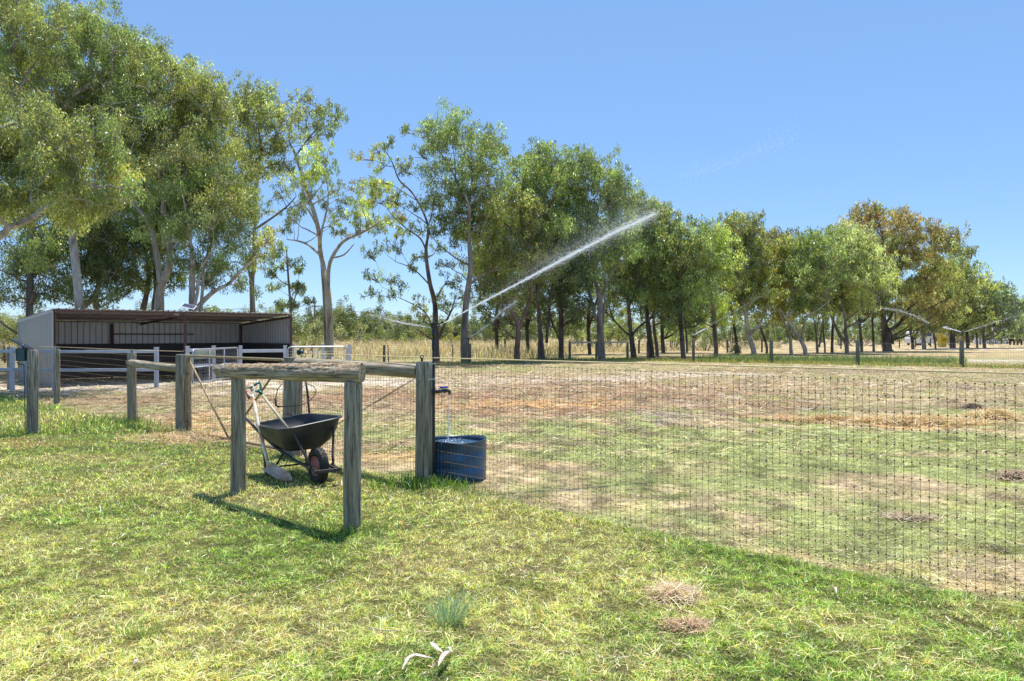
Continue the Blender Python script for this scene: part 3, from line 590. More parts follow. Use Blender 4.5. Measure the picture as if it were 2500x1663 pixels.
for i in range(1, n): t = g0+(g1_-g0)*i/n; mb.tube([gp(t, zb), gp(t+.004*math.sin(i*2), .6), gp(t, zt)], .0017, 3, cap=False, smooth=False)
for k in range(1, 12): mb.tube([gp(g0+(g1_-g0)*j/8, zb+(zt-zb)*k/12+.004*math.sin(j+k)) for j in range(9)], .0017, 4, cap=False)
mb.build('mesh_panel', M['wire'], gt)
mb = MB(); 
for z in (.2, .95): mb.tube([gp(.09, z), gp(g0+.03, z)], .014, 6); mb.torus(gp(g0, z), (0, 0, 1), .026, .01, 12, 6)
mb.each('hinge', M['rust'], gt, 2)

# ------------------------------------------------------------------ hitching rail in front
La = G(582, 1203); Ra = G(861, 1294)
hr = thing('hitching_rail', 'weathered log rail on two round posts in front of the wheelbarrow', 'hitching rail', (Ra.x, Ra.y, 0))
def zpx(py, Y): return H-(py-HZ)*Y/F
log('post', (La.x, La.y, -.1), (La.x, La.y, zpx(921, La.y)), .076, .068, M['post'], hr, 41)
log('post', (Ra.x, Ra.y, -.1), (Ra.x, Ra.y, zpx(932, Ra.y)), .072, .070, M['post'], hr, 42)
a = P(529, 905, La.y+.18); b = P(884, 911, Ra.y-.04)
def big_rail(a, b):
    a = Vector(a); b = Vector(b); L = (b-a).length; zax = (b-a).normalized(); xax = (Vector((0, 0, 1))-zax*zax.z).normalized(); yax = zax.cross(xax); n = 64; rings = 170; mb_ = MB(); rs = []; rg = random.Random(5)
    for i in range(rings+1):
        f = i/rings; r = .064+.016*f; r *= min(1, .5+.5*math.sqrt(min(1, f/.035)))
        ring = []
        for k in range(n):
            an = 2*math.pi*k/n; up = math.cos(an)
            q = 1+.04*math.sin(2*an+f*4)+.03*math.sin(5*an+f*7)+.02*math.sin(11*an-f*12)
            flake = float(vn(np.array([f*75.0]), np.array([an*6.0+3+f*9]))[0])-.5; fl2 = float(vn(np.array([f*28.0]), np.array([an*3.0+f*14]))[0])-.5; q += (flake*.09+fl2*.10)*max(.12, .45+up)
            crack = math.exp(-((an-1.9-.35*f)/.07)**2)*.05+math.exp(-((an-4.3+.5*f)/.06)**2)*.04; q -= crack
            z = L*f
            if f > .9:
                oo = xax*(r*q*math.cos(an))+yax*(r*q*math.sin(an)); z += -(oo.dot(Vector((.99, -.10, 0))))/zax.dot(Vector((.99, -.10, 0)))*min(1, (f-.9)/.1)
            ring.append(Vector((r*q*math.cos(an), r*q*math.sin(an), z)))
        rs.append(ring)
    mb_.rings(rs, True)
    for r, fl_ in ((rs[0], 1), (rs[-1], 0)):
        k = len(mb_.v); mb_.v.extend([tuple(v) for v in r]); mb_.f.append(tuple(range(k+n-1, k-1, -1)) if fl_ else tuple(range(k, k+n))); mb_.sm.append(False)
    me = bpy.data.meshes.new('rail'); me.from_pydata(mb_.v, [], mb_.f); me.polygons.foreach_set('use_smooth', mb_.sm); me.materials.append(M['rail']); me.update()
    o = bpy.data.objects.new('rail', me); COL.objects.link(o); o.parent = hr
    zax = (b-a).normalized(); xax = (Vector((0, 0, 1))-zax*zax.z).normalized(); yax = zax.cross(xax)
    o.rotation_euler = Matrix((xax, yax, zax)).transposed().to_euler(); o.location = a-WL[hr.name]; WL[o.name] = a
    return zax, xax, yax
zax, xax, yax = big_rail(a, b)
fd = yax if yax.y < 0 else -yax
mb = MB()
for px in (842, 852):                                # two bolt holes near the right end
    t = (px-529)/(884-529); c = a.lerp(b, t*.965+.01)+fd*.0765+Vector((0, 0, .002)); mb.torus(c, fd, .0105, .0035, 14, 6); mb.tube([c-fd*.01, c+fd*.0015], .008, 10)
mb.each('bolt', M['dark_post'], hr, 2)
mb = MB(); c0 = a.lerp(b, .075)
loop = [c0+(xax*math.cos(t)+yax*math.sin(t))*.072+zax*(.03*math.sin(t)) for t in [k*2*math.pi/18 for k in range(19)]]
mb.tube(loop, .0035, 5); mb.tube([loop[3], loop[3]+Vector((.03, -.01, -.1)), loop[3]+Vector((.02, -.01, -.2)), Vector((La.x+.05, La.y-.075, .9)), Vector((La.x+.03, La.y-.078, .84))], .0022, 4)
mb.build('wire_tie', M['steel'], hr)

# ------------------------------------------------------------------ solar fence energiser and its post
S = G(80, 1061)
sp = thing('timber_post', 'lone round timber post carrying the solar energiser at far left', 'post', (S.x, S.y, 0))
log('post_shaft', (S.x, S.y, -.15), (S.x, S.y, 1.32), .084, .078, M['post'], sp, 51)
mb = MB()
mb.tube([Vector((S.x-.1, S.y-.06, 1.1)), Vector((S.x-.095, S.y-.05, .7)), Vector((S.x-.088, S.y-.05, .3)), Vector((S.x-.085, S.y-.05, .0))], .006, 5)
mb.tube([Vector((S.x-.06, S.y-.085, 1.02)), Vector((S.x-.02, S.y-.088, .6)), Vector((S.x+.03, S.y-.088, .3)), Vector((S.x+.045, S.y-.086, .06))], .003, 5)
mb.tube([Vector((S.x-.09, S.y-.05, 1.06)), Vector((S.x, S.y-.09, 1.04)), Vector((S.x+.085, S.y-.02, 1.06))], .003, 5)
mb.build('cable', M['black'], sp)
en = thing('solar_energiser', 'dark teal energiser box with tilted solar panel mounted on the left post', 'solar energiser', (S.x-.16, S.y, 1.15))
mb = MB(); mb.box((S.x-.155, S.y-.01, 1.245), (.135, .11, .20)); mb.box((S.x-.215, S.y-.03, 1.25), (.022, .09, .17)); mb.build('housing', M['teal'], en, .012)
mb = MB(); rot = Matrix.Rotation(math.radians(29), 3, 'Y') @ Matrix.Rotation(math.radians(-8), 3, 'X')
mb.box((S.x-.185, S.y+.02, 1.405), (.30, .24, .016), rot); mb.build('panel_frame', M['black'], en, .003)
mb = MB(); mb.box(Vector((S.x-.185, S.y+.02, 1.405))+rot @ Vector((0, 0, .010)), (.28, .22, .005), rot); mb.build('solar_panel', M['panelcell'], en)
mb = MB(); mb.tube([(S.x-.15, S.y, 1.33), (S.x-.16, S.y+.01, 1.41)], .014, 8); mb.tube([(S.x-.215, S.y-.05, 1.13), (S.x-.19, S.y-.05, 1.10), (S.x-.13, S.y-.05, 1.09)], .008, 6); mb.each('bracket', M['black'], en)

# ------------------------------------------------------------------ wheelbarrow
W0 = Vector((-2.02, 8.0, 0)); du = Vector((.64, -.77, 0)).normalized(); dv = Vector((-.77, -.64, 0)).normalized()
def wb(u, v, z): return W0+du*u+dv*v+Vector((0, 0, z))
bw = thing('wheelbarrow', 'black tray wheelbarrow with red wheel hub parked by the gate', 'wheelbarrow', tuple(W0))
def rrect(u0, u1, hv0, hv1, r, z0, z1, k=6, grow=0):
    """rounded outline; half width goes hv0 -> hv1 along u"""
    pts = []; c = (u0+u1)/2
    for (cu, sv, a0) in ((u1, 1, 0), (u0, 1, 90), (u0, -1, 180), (u1, -1, 270)):
        for i in range(k+1):
            an = math.radians(a0+90*i/k); hv = hv1 if cu == u1 else hv0
            uu = cu-(r if cu == u1 else -r)+(r+grow)*math.cos(an); vv = sv*(hv-r)+(r+grow)*math.sin(an)
            z = z0+(z1-z0)*(uu-u0)/(u1-u0)-vv*.12*(z0-.28)/.3; pts.append(wb(uu, vv, z))
    return pts
def tray(gr): 
    ro = []
    for f in (0, .12, .35, .7, .92, 1):
        g = f**1.9; e = lambda a, b_: a+(b_-a)*g
        z = (.597-.275*f, .625-.30*f); inset = .02*(1-(1-f)**2) if f > .9 else 0
        ro.append(rrect(e(-.95, -.66)+inset-gr, e(-.085, -.25)-inset+gr, e(.30, .20)-inset+gr, e(.335, .21)-inset+gr, e(.13, .09), z[0]+(.006 if gr < 0 else 0)*1, z[1]+(.006 if gr < 0 else 0)))
    return ro
mb = MB(); out = tray(0); mb.rings(out, True, cap1=True); inn = tray(-.006); mb.rings([list(reversed(r)) for r in inn], True, cap1=True)
rim0 = rrect(-.95, -.085, .30, .335, .13, .597, .625); rim1 = rrect(-.95, -.085, .30, .335, .13, .604, .632, grow=.028); rim2 = rrect(-.95, -.085, .30, .335, .13, .590, .618, grow=.032); rim3 = rrect(-.95, -.085, .30, .335, .13, .586, .614, grow=.004)
mb.rings([inn[0], rim0, rim1, rim2, rim3], True); mb.build('tray', M['tray'], bw)
mb = MB()
for s in (1, -1):
    mb.tube([wb(-1.42, .29*s, .60), wb(-1.2, .285*s, .585), wb(-.95, .26*s, .475), wb(-.6, .20*s, .325), wb(-.3, .145*s, .235), wb(0, .115*s, .185), wb(.23, .115*s, .165)], .0165, 8)
mb.build('frame', M['frame'], bw)
mb = MB(); mb.bar(wb(.225, -.15, .165), wb(.225, .15, .165), .03, .035); 
for s in (1, -1): mb.bar(wb(.06, .118*s, .19), wb(.24, .118*s, .165), .008, .045)
mb.build('nose_guard', M['frame'], bw, .003)
mb = MB()
for s in (1, -1): mb.tube([wb(-.12, .24*s, .60), wb(-.11, .232*s, .56), wb(0.03, .15*s, .30), wb(.10, .122*s, .19)], .013, 8)
mb.each('tray_strut', M['frame'], bw)
for s in (1, -1):
    mb = MB(); mb.tube([wb(-.47, .185*s, .27), wb(-.63, .235*s, .06), wb(-.66, .24*s, .02), wb(-.78, .24*s, .02), wb(-.80, .24*s, .05), wb(-.86, .245*s, .40)], .013, 8); mb.build('leg', M['frame'], bw)
mb = MB(); mb.tube([wb(-.60, .235, .12), wb(-.60, -.235, .12)], .010, 8); mb.build('cross_brace', M['frame'], bw)
for s in (1, -1):
    mb = MB(); mb.tube([wb(-1.26, .288*s, .592), wb(-1.28, .29*s, .593), wb(-1.45, .292*s, .602), wb(-1.46, .292*s, .602)], [.020, .024, .023, .016], 10); mb.build('grip', M['black'], bw)
wc = wb(0, 0, .188)
wh = MB(); wh.torus(wc, dv, .145, .045, 40, 12, 1.05); tyre = wh.build('wheel', M['rubber'], bw)
mb = MB()                                            # tread lugs
for i in range(40):
    an = 2*math.pi*i/40; rad = du*math.cos(an)+Vector((0, 0, 1))*math.sin(an); tan = -du*math.sin(an)+Vector((0, 0, 1))*math.cos(an)
    for s in (-1, 0, 1):
        c = wc+rad*(.188 if s == 0 else .181)+dv*(.026*s)+tan*(.006*(i % 2)); q = Matrix((tan, dv, rad)).transposed(); mb.box(c, (.015, .018, .010), q)
mb.build('tread', M['rubber'], tyre)
mb = MB(); mb.rings([[wc+(du*math.cos(t)+Vector((0, 0, 1))*math.sin(t))*r+dv*o_ for t in [k*2*math.pi/28 for k in range(28)]] for r, o_ in ((.106, .035), (.10, .028), (.085, .012), (.045, .012), (.035, .04), (.014, .045))], True, cap1=True)
mb.rings([[wc+(du*math.cos(-t)+Vector((0, 0, 1))*math.sin(-t))*r-dv*o_ for t in [k*2*math.pi/28 for k in range(28)]] for r, o_ in ((.106, .035), (.10, .028), (.085, .012), (.045, .012), (.035, .04), (.014, .045))], True, cap1=True)
mb.build('hub', M['hubred'], tyre)
mb = MB(); mb.tube([wc-dv*.13, wc+dv*.13], .009, 8); mb.build('axle', M['rust'], tyre)

# ------------------------------------------------------------------ shovels
def dgrip(mb, top, axis, across, w=.11, h=.11, r=.012):
    """open D handle: axis points down the shaft, across is the crossbar direction"""
    t = Vector(top); ax = Vector(axis).normalized(); ac = Vector(across); ac = (ac-ax*ac.dot(ax)).normalized()
    l = t-ac*w/2; r_ = t+ac*w/2; b = t+ax*h
    mb.tube([l-ac*.008, r_+ac*.008], r*1.15, 10)
    mb.tube([l, l+ax*h*.35+ac*.004, b-ac*.02+ax*.0, b+ax*.02], [r*.9, r*.9, r, r], 8); mb.tube([r_, r_+ax*h*.35-ac*.004, b+ac*.02, b+ax*.02], [r*.9, r*.9, r, r], 8)
    mb.tube([b-ax*.01, b+ax*.07], [r*1.5, r*1.35], 10); return b+ax*.05
tip = G(712, 1178); topS = P(607, 946, 8.62); axS = (tip-topS).normalized()
sh = thing('shovel', 'old rusty white shovel standing on its blade against the barrow', 'shovel', (tip.x, tip.y, 0))
mb = MB(); acr = Vector((.9, .2, .1)); e = dgrip(mb, topS, axS, acr, .10, .12, .011); mb.build('handle_grip', M['oldpaint'], sh)
K = P(656, 1139, 8.16); axS = (K-topS).normalized(); socket = K-axS*.16
mb = MB(); mb.tube([e-axS*.02, socket.lerp(e, .5)+Vector((-.012, 0, 0)), socket, K], [.0165, .0175, .018, .020], 10); mb.build('shaft', M['oldpaint'], sh)
mb = MB(); axB = (tip-K).normalized(); LB = (tip-K).length+.03; wv = Vector((.45, .75, .35)); wv = (wv-axB*wv.dot(axB)).normalized(); nv = axB.cross(wv).normalized(); rows = []
for i in range(13):
    f = i/12; wd = .078*(1-max(0, (f-.55)/.45)**2.2*.96)*(1 if f > .08 else .85); row = []
    for k in range(11):
        q = (k-5)/5; row.append(tip-axB*(LB*(1-f))+wv*wd*q+nv*(.032*(q*q-1)*(1-.6*f)+.030*f*f))
    rows.append(row)
mb.sheet(rows, True); mb.sheet([[p-nv*.003 for p in r] for r in reversed(rows)], True)
mb.build('blade', M['oldpaint'], sh)
mb = MB(); mb.tube([P(600, 952, 8.58), P(603, 962, 8.58), P(609, 974, 8.57)], .012, 6); mb.build('red_tape', M['red'], sh)
tg = P(622, 940, 8.75); bt = P(701, 1044, 8.45); ax2 = (bt-tg).normalized(); low = bt+ax2*.22
sh2 = thing('manure_fork', 'pale wooden shaft with green D grip standing in the barrow tray', 'garden tool', tuple(bt))
mb = MB(); e = dgrip(mb, tg, ax2, Vector((.95, .1, .18)), .12, .10, .0125); mb.build('handle_grip', M['tealgrip'], sh2)
mb = MB(); mb.tube([e-ax2*.03, low], .0145, 10); mb.build('shaft', M['palewood'], sh2)

# ------------------------------------------------------------------ blue drum trough
D0 = Vector((-.60, 8.31, 0)); R = .318
dr = thing('water_trough', 'cut down blue plastic drum full of water behind the mesh', 'water trough', tuple(D0))
mb = MB(); prof = [(R-.015, .0), (R, .02), (R+.002, .14), (R-.004, .15), (R+.002, .16), (R+.003, .30), (R-.002, .31), (R+.003, .32), (R, .425), (R+.008, .43), (R-.004, .433), (R-.008, .40), (R-.01, .05)]
mb.rings([[D0+Vector((r*math.cos(t), r*math.sin(t)*.98, z+.012*math.sin(t*2+1)*(z > .4))) for t in [k*2*math.pi/48 for k in range(48)]] for r, z in prof], True, cap0=True, cap1=True); mb.build('drum', M['bluep'], dr)
mb = MB(); rs = [[D0+Vector((q*(R-.009)*math.cos(t), q*(R-.009)*math.sin(t)*.98, .385+(.006*math.sin(q*40+t*3)))) for t in [k*2*math.pi/40 for k in range(40)]] for q in (1, .85, .7, .55, .4, .25, .1)]
mb.rings(rs, True, cap1=True); mb.build('water', M['water'], dr)

# ------------------------------------------------------------------ sprinkler riser, tap
RB = Vector((-.808, 7.92, 0)); 
def Rz(z): return Vector((RB.x-.012*(1-z/1.65)*-1*0, RB.y, z))
rsr = thing('sprinkler', 'tall black riser pipe sprinkler strapped to the post beside the blue drum', 'sprinkler', tuple(RB), 'sprinklers on risers')
mb = MB(); mb.tube([Rz(-.05), Rz(.5), Rz(1.0), Rz(1.45)], .0145, 12); mb.tube([Rz(1.40), Rz(1.41), Rz(1.5), Rz(1.505)], [.019, .02, .02, .018], 12); mb.tube([Rz(1.5), Rz(1.6)], .0125, 12); mb.build('riser_pipe', M['black'], rsr)
mb = MB(); mb.tube([Rz(1.53), Rz(1.545), Rz(1.58), Rz(1.60), Rz(1.605)], [.017, .0215, .0215, .017, .012], 12); mb.build('collar', M['black'], rsr)
mb = MB(); mb.tube([Rz(1.60), Rz(1.625)], .015, 10); mb.tube([Rz(1.66), Rz(1.69)], [.016, .010], 10)
mb.torus(Rz(1.643), (0, 1, 0), .026, .007, 16, 6); mb.tube([Rz(1.62)+Vector((-.01, 0, 0)), Rz(1.64)+Vector((.065, -.01, .012))], [.012, .008], 8)
mb.build('sprinkler_head', M['black'], rsr)
mb = MB(); mb.tube([Rz(1.65), Rz(1.66)+Vector((-.05, 0, .004)), Rz(1.675)+Vector((-.085, 0, .008))], [.008, .007, .010], 8); mb.tube([Rz(1.66), Rz(1.665)+Vector((.06, 0, 0)), Rz(1.675)+Vector((.085, 0, .006))], [.008, .006, .009], 8)
mb.box(Rz(1.672)+Vector((.09, 0, .008)), (.028, .012, .02)); mb.build('impact_arm', M['black'], rsr)
mb = MB()
for z in (1.255, 1.095): mb.torus(Rz(z), (0, 0, 1), .0165, .004, 16, 6, 2.2); mb.bar(Rz(z)+Vector((-.055, .0, 0)), Rz(z)+Vector((-.01, -.012, 0)), .004, .016)
mb.each('clamp', M['clamp'], rsr, 2)
tap = thing('tap', 'tap with blue lever running water into the drum', 'tap', (RB.x, RB.y, .99))
zt_ = .965; mb = MB(); q0 = Rz(zt_); q1 = Vector((-.67, 8.09, zt_))
mb.tube([q0+Vector((0, 0, -.03)), q0+Vector((0, 0, .03))], .022, 12)
dd = (q1-q0); mb.tube([q0, q0+dd*.18, q0+dd*.2, q0+dd*.42, q0+dd*.44, q0+dd*.7, q0+dd*.72, q0+dd*.9, q1], [.013, .013, .021, .021, .015, .018, .022, .018, .014], 12)
mb.tube([q1+Vector((0, 0, .004)), q1+Vector((.012, .012, -.012)), q1+Vector((.012, .012, -.045))], .015, 10); mb.build('valve_body', M['black'], tap)
mb = MB(); qm = q0+dd*.6; mb.tube([qm, qm+Vector((0, 0, .03))], .008, 8); mb.build('stem', M['steel'], tap)
mb = MB(); mb.bar(qm+Vector((-.025, -.02, .038)), qm+Vector((.05, .035, .04)), .024, .018); mb.build('lever', M['bluehandle'], tap, .005)
# ------------------------------------------------------------------ horse shelter
FL = Vector((-13.73, 23.0, 0)); FR = Vector((-8.16, 28.5, 0)); fu = (FR-FL).normalized(); bk = Vector((-fu.y, fu.x, 0)); LW = (FR-FL).length; DP = 4.2
def sh_(u, d, z): p = FL+fu*u+bk*d; return Vector((p.x, p.y, z))
shed = thing('horse_shelter', 'open fronted corrugated metal horse shelter with red-brown posts', 'shelter', tuple(FL))
def zroof(d): return 2.31-.26*d/DP
def clad(f, L, z0, z1fun, side_=1, pitch=.2, rib=.03, dep=.045):
    """trapezoid-ribbed sheet: f(s, z, depth) gives the point"""
    prof = []; s = 0
    while s < L-.001:
        for ds, dd_ in ((0, 0), (pitch-rib*2.2, 0), (pitch-rib*1.7, dep), (pitch-rib*.5, dep), (pitch, 0)):
            if s+ds <= L+.001: prof.append((s+ds, dd_))
        s += pitch
    return [[f(a, z0, d_) for a, d_ in prof], [f(a, z1fun(a), d_) for a, d_ in prof]]
mb = MB(); mb.sheet(clad(lambda s, z, d_: sh_(0-d_, s, z), DP, .02, lambda s: zroof(s)-.03)); mb.build('side_wall', M['clad'], shed)
mb = MB(); mb.sheet(clad(lambda s, z, d_: sh_(LW+d_, s, z), DP, .02, lambda s: zroof(s)-.03)); mb.build('side_wall', M['cladin'], shed)
mb = MB(); mb.sheet(clad(lambda s, z, d_: sh_(s, DP+d_, z), LW, .02, lambda s: zroof(DP)-.03)); mb.build('back_wall', M['cladin'], shed)
mb = MB(); r = clad(lambda s, z, d_: sh_(s, z, 0) , LW, 0, lambda s: 0)
prof = []; s = -.06
while s < LW+.05:
    for ds, dd_ in ((0, 0), (.13, 0), (.15, .03), (.18, .03), (.2, 0)): prof.append((s+ds, dd_))
    s += .2
mb.sheet([[sh_(a_, dd2, zroof(dd2)+d_+.015) for a_, d_ in prof] for dd2 in (-.14, DP+.12)])
mb.sheet([[sh_(a_, dd2, zroof(dd2)+d_+.010) for a_, d_ in reversed(prof)] for dd2 in (-.14, DP+.12)])
mb.build('roof', M['roofsheet'], shed)
mb = MB()
for d_ in (.03, 1.4, 2.8, DP-.07): mb.bar(sh_(0, d_, zroof(d_)-.03), sh_(LW, d_, zroof(d_)-.025), .05, .04)
mb.each('purlin', M['redbrown'], shed); mb = MB()
for u in (.05, LW/2, LW-.05): mb.bar(sh_(u, .02, zroof(0)-.10), sh_(u, DP, zroof(DP)-.10), .05, .06)
mb.bar(sh_(LW*.30, .06, 2.05), sh_(LW*.5, .06, 2.2), .04, .04)
mb.each('roof_beam', M['redbrown'], shed)
for u, d_ in ((.03, .03), (LW/2, .03), (LW-.03, .03), (.37*LW, DP-.06), (.03, DP-.06), (LW-.03, DP-.06)):
    mb = MB(); mb.bar(sh_(u, d_, 0), sh_(u, d_, zroof(d_)-.09), .075, .075); mb.build('post', M['redbrown'], shed)
mb = MB(); mb.bar(sh_(.37*LW, DP-.05, 1.58), sh_(.75*LW, DP-.05, 1.58), .04, .05); mb.build('rail', M['redbrown'], shed)
mb = MB(); mb.bar(sh_(.05, -.02, zroof(0)-.05), sh_(0-.03, DP+.03, zroof(DP)+.01), .02, .02); mb.bar(sh_(-.035, -.02, zroof(0)-.035), sh_(-.035, DP+.03, zroof(DP)-.035), .02, .10); mb.bar(sh_(-.035, -.02, 0), sh_(-.035, -.02, zroof(0)-.04), .05, .03); mb.each('flashing', M['clad'], shed)
mb = MB(); mb.bar(sh_(.08, DP-.05, .62), sh_(LW-.08, DP-.05, .62), .03, 1.22); mb.bar(sh_(LW-.05, .1, .62), sh_(LW-.05, DP-.1, .62), .03, 1.22); mb.bar(sh_(.05, .1, .62), sh_(.05, DP-.1, .62), .03, 1.22); mb.each('rubber_lining', M['rubbermat'], shed)
so_ = P(461, 748, 26.2); sl = thing('roof_solar_light', 'small white framed solar panel standing on the shelter roof', 'solar panel', tuple(so_))
rot = Matrix.Rotation(math.radians(-12), 3, 'X') @ Matrix.Rotation(math.radians(10), 3, 'Y')
rot = Matrix.Rotation(math.radians(22), 3, 'X') @ Matrix.Rotation(math.radians(14), 3, 'Y')
mb = MB(); mb.box(so_, (.44, .32, .02), rot); mb.build('frame', M['white'], sl); mb = MB(); mb.box(so_+rot @ Vector((0, 0, .012)), (.40, .28, .006), rot)
mb.build('solar_panel', M['panelcell'], sl)
mb = MB(); 
for dx in (-.12, .12): mb.tube([so_+Vector((dx, 0, -.01)), so_+Vector((dx*1.3, .05, -.20))], .01, 5)
mb.each('bracket', M['steel'], sl); mb = MB(); mb.box(so_+Vector((-.30, -.25, -.26)), (.12, .1, .09)); mb.build('junction_box', M['white'], sl)

# ------------------------------------------------------------------ pale steel yard fences and gates
def steel_posts(parent, pts, h, w=.095):
    for p in pts:
        mb = MB(); mb.box((p.x, p.y, h/2-.05), (w, w, h+.1)); mb.box((p.x, p.y, h+.012), (w+.014, w+.014, .028)); mb.build('post', M['whitesteel'], parent, .004)
def rails(parent, a, b, zs, hh=.12, th=.045):
    for z in zs:
        mb = MB(); mb.bar(Vector((a.x, a.y, z)), Vector((b.x, b.y, z)), th, hh); mb.build('rail', M['whitesteel'], parent, .012)
y1 = [Vector((-19.5, 21.6, 0)), G(30, 955), G(134, 958), G(382, 956)]
yf = thing('yard_fence', 'pale steel two rail yard fence in front of the shelter at left', 'fence', tuple(y1[3])); steel_posts(yf, y1, 1.19)
for a, b in zip(y1[:-1], y1[1:]):
    d = (b-a).normalized()*.05; n_ = Vector((d.y, -d.x, 0))*.0; rails(yf, a+d, b-d, (1.10, .60), .085)
pz = G(63, 962); steel_posts(yf, [pz], 1.1, .06)
y2 = [Vector(((458-CX)/F*24.6, 24.6, 0)), Vector(((587-CX)/F*26.2, 26.2, 0)), Vector(((696-CX)/F*27.0, 27.0, 0)), Vector(((853-CX)/F*27.8, 27.8, 0))]
yg = thing('yard_fence', 'short pale steel rail fence panel between the two yard gates', 'fence', tuple(y2[1])); steel_posts(yg, y2[1:3], 1.16); dd = (y2[2]-y2[1]).normalized()*.05; rails(yg, y2[1]+dd, y2[2]-dd, (1.0, .5), .11)
yh = thing('yard_fence', 'pale steel posts and rail left of the open small yard gate', 'fence', tuple(y2[0])); y22 = Vector(((522-CX)/F*25.6, 25.6, 0)); steel_posts(yh, [y2[0], y22], 1.17); dd = (y22-y2[0]).normalized()*.05; rails(yh, y2[0]+dd, y22-dd, (1.06, .56), .10)
yk = thing('yard_fence', 'pale steel posts standing behind the long mesh yard gate', 'fence', tuple(y2[3])); y3 = [Vector(((715-CX)/F*29.5, 29.5, 0)), Vector(((788-CX)/F*29.0, 29.0, 0)), y2[3]]; steel_posts(yk, y3, 1.19); rails(yk, y3[0], y3[1], (.62,), .05)
def mesh_gate(name, label, a, b, zt, zb, mids, bars, step=.1):
    g = thing(name, label, 'gate', tuple(a)); d = (b-a).normalized(); L = (b-a).length
    def q(t, z): p = a+d*t; return Vector((p.x, p.y, z))
    arc = [(.12*(1-math.cos(x)), .12*(1-math.sin(x))) for x in (.4, .8, 1.2)]
    ring = [q(0, zb), q(0, zt-.12)]+[q(c, zt-s) for c, s in arc]+[q(.14, zt), q(L-.14, zt)]+[q(L-c, zt-s) for c, s in reversed(arc)]+[q(L, zt-.12), q(L, zb), q(0, zb)]
    mb = MB(); mb.tube(ring, .026, 8); mb.build('frame', M['steel'], g)
    mb = MB()
    for t in bars: mb.tube([q(L*t, zb), q(L*t, zt)], .02, 6)
    for z in mids: mb.tube([q(0, z), q(L, z)], .02, 6)
    mb.each('bar', M['steel'], g)
    mb = MB(); n = int(L/step)
    for i in range(1, n): mb.tube([q(L*i/n, zb), q(L*i/n, zt)], .0028, 3, cap=False)
    for k in range(1, int((zt-zb)/step)): mb.tube([q(0, zb+k*step), q(L, zb+k*step)], .0028, 3, cap=False)
    mb.build('mesh_panel', M['steel'], g); return g, q, L
dd = (y2[3]-y2[2]).normalized()*.09
g1, q, L = mesh_gate('yard_gate', 'long steel mesh yard gate with round corners right of the shelter', y2[2]+dd, y2[3]-dd, 1.13, .16, (.64,), (.5,))
mb = MB(); c = q(L*.47, .93); mb.tube([c+Vector((0, -.04, 0)), c+Vector((0, -.052, 0))], .055, 18, True, False); mb.build('round_tag', M['white'], g1)
g2, q, L = mesh_gate('yard_gate', 'small steel mesh yard gate swung open beside a sage green panel', y2[1]-dd, Vector(((470-CX)/F*22.4, 22.4, 0)), 1.12, .14, (.6,), (.33, .66))
pn = thing('green_panel', 'pale sage green panel hooked over the open yard gate', 'panel', tuple(q(L*.8, .9))); mb = MB()
c0, c1 = P(481, 868, 22.9), P(522, 868, 24.4); mb.bar(c0+Vector((0, -.12, .02)), c1+Vector((0, -.12, .02)), .10, .22); mb.build('panel', M['sage'], pn, .01)
mb = MB(); mb.bar(c0+Vector((-.03, -.12, .14)), c1+Vector((.03, -.12, .14)), .14, .025); mb.build('rim', M['clad'], pn)

# ------------------------------------------------------------------ far post fence round the paddock
F1 = [(938, 893, 842, .07), (1147, 889, 839, .085), (1315, 880, 834, .07), (1391, 880, 833, .08), (1456, 879, 833, .075), (1532, 879, 833, .08), (1580, 872, 838, .05), (1693, 883, 826, .09), (1883, 886, 830, .105), (2094, 890.5, 830.5, .10), (2348, 896, 831, .105)]
pts = [(G(a, b_), t, r) for a, b_, t, r in F1]
ff = thing('post_fence', 'far timber post and mesh fence across the back of the paddock', 'fence', tuple(pts[3][0])); line = []
for i, (g_, t, r) in enumerate(pts):
    h = zpx(t, g_.y); h = min(max(h, 1.05), 1.3); log('post', (g_.x, g_.y, -.1), (g_.x, g_.y, h), r, r*.95, M['far_post'], ff, 70+i, n=12, rings=4); line.append((Vector((g_.x, g_.y, 0)), h))
ex = pts[-1][0]+(pts[-1][0]-pts[-2][0]); log('post', (ex.x, ex.y, -.1), (ex.x, ex.y, 1.25), .1, .1, M['far_post'], ff, 90, n=12, rings=4); line.append((Vector((ex.x, ex.y, 0)), 1.25))
lw = Vector((-13.5, 37.6, 0)); log('post', (lw.x, lw.y, -.1), (lw.x, lw.y, 1.15), .08, .08, M['far_post'], ff, 91, n=12, rings=4); line.insert(0, (lw, 1.15))
mb = MB(); a_, b_ = line[4][0], line[6][0]; mb.bar(Vector((a_.x, a_.y-.1, 1.1)), Vector((b_.x, b_.y-.1, 1.1)), .05, .11); mb.build('rail', M['palewood'], ff)
mb = MB()
for (a_, ha), (b_, hb) in zip(line[:-1], line[1:]):
    right = a_.x > 9
    for k in range(11): z = .08+1.05*k/10; mb.tube([Vector((a_.x, a_.y, z)), Vector((b_.x, b_.y, z))], .0032 if k < 10 else .005, 3, cap=False)
    if right:
        n = int((b_-a_).length/.10)
        for i in range(n): p = a_.lerp(b_, i/n); mb.tube([Vector((p.x, p.y, .05)), Vector((p.x, p.y, 1.12))], .0024, 3, cap=False)
mb.build('wire_mesh', M['fwire'], ff)
drp = thing('dropper_fence', 'thin dark steel pickets of the wire fence behind the mesh gate', 'fence', tuple(G(950, 884))); mb = MB()
for px, b_, t in ((949, 888, 842), (1106, 880, 840), (764, 893, 841), (1775, 864, 836)): g_ = G(px, b_); mb.tube([g_, Vector((g_.x-.05, g_.y, zpx(t, g_.y)))], .028, 4)
mb.each('picket', M['dark_post'], drp)
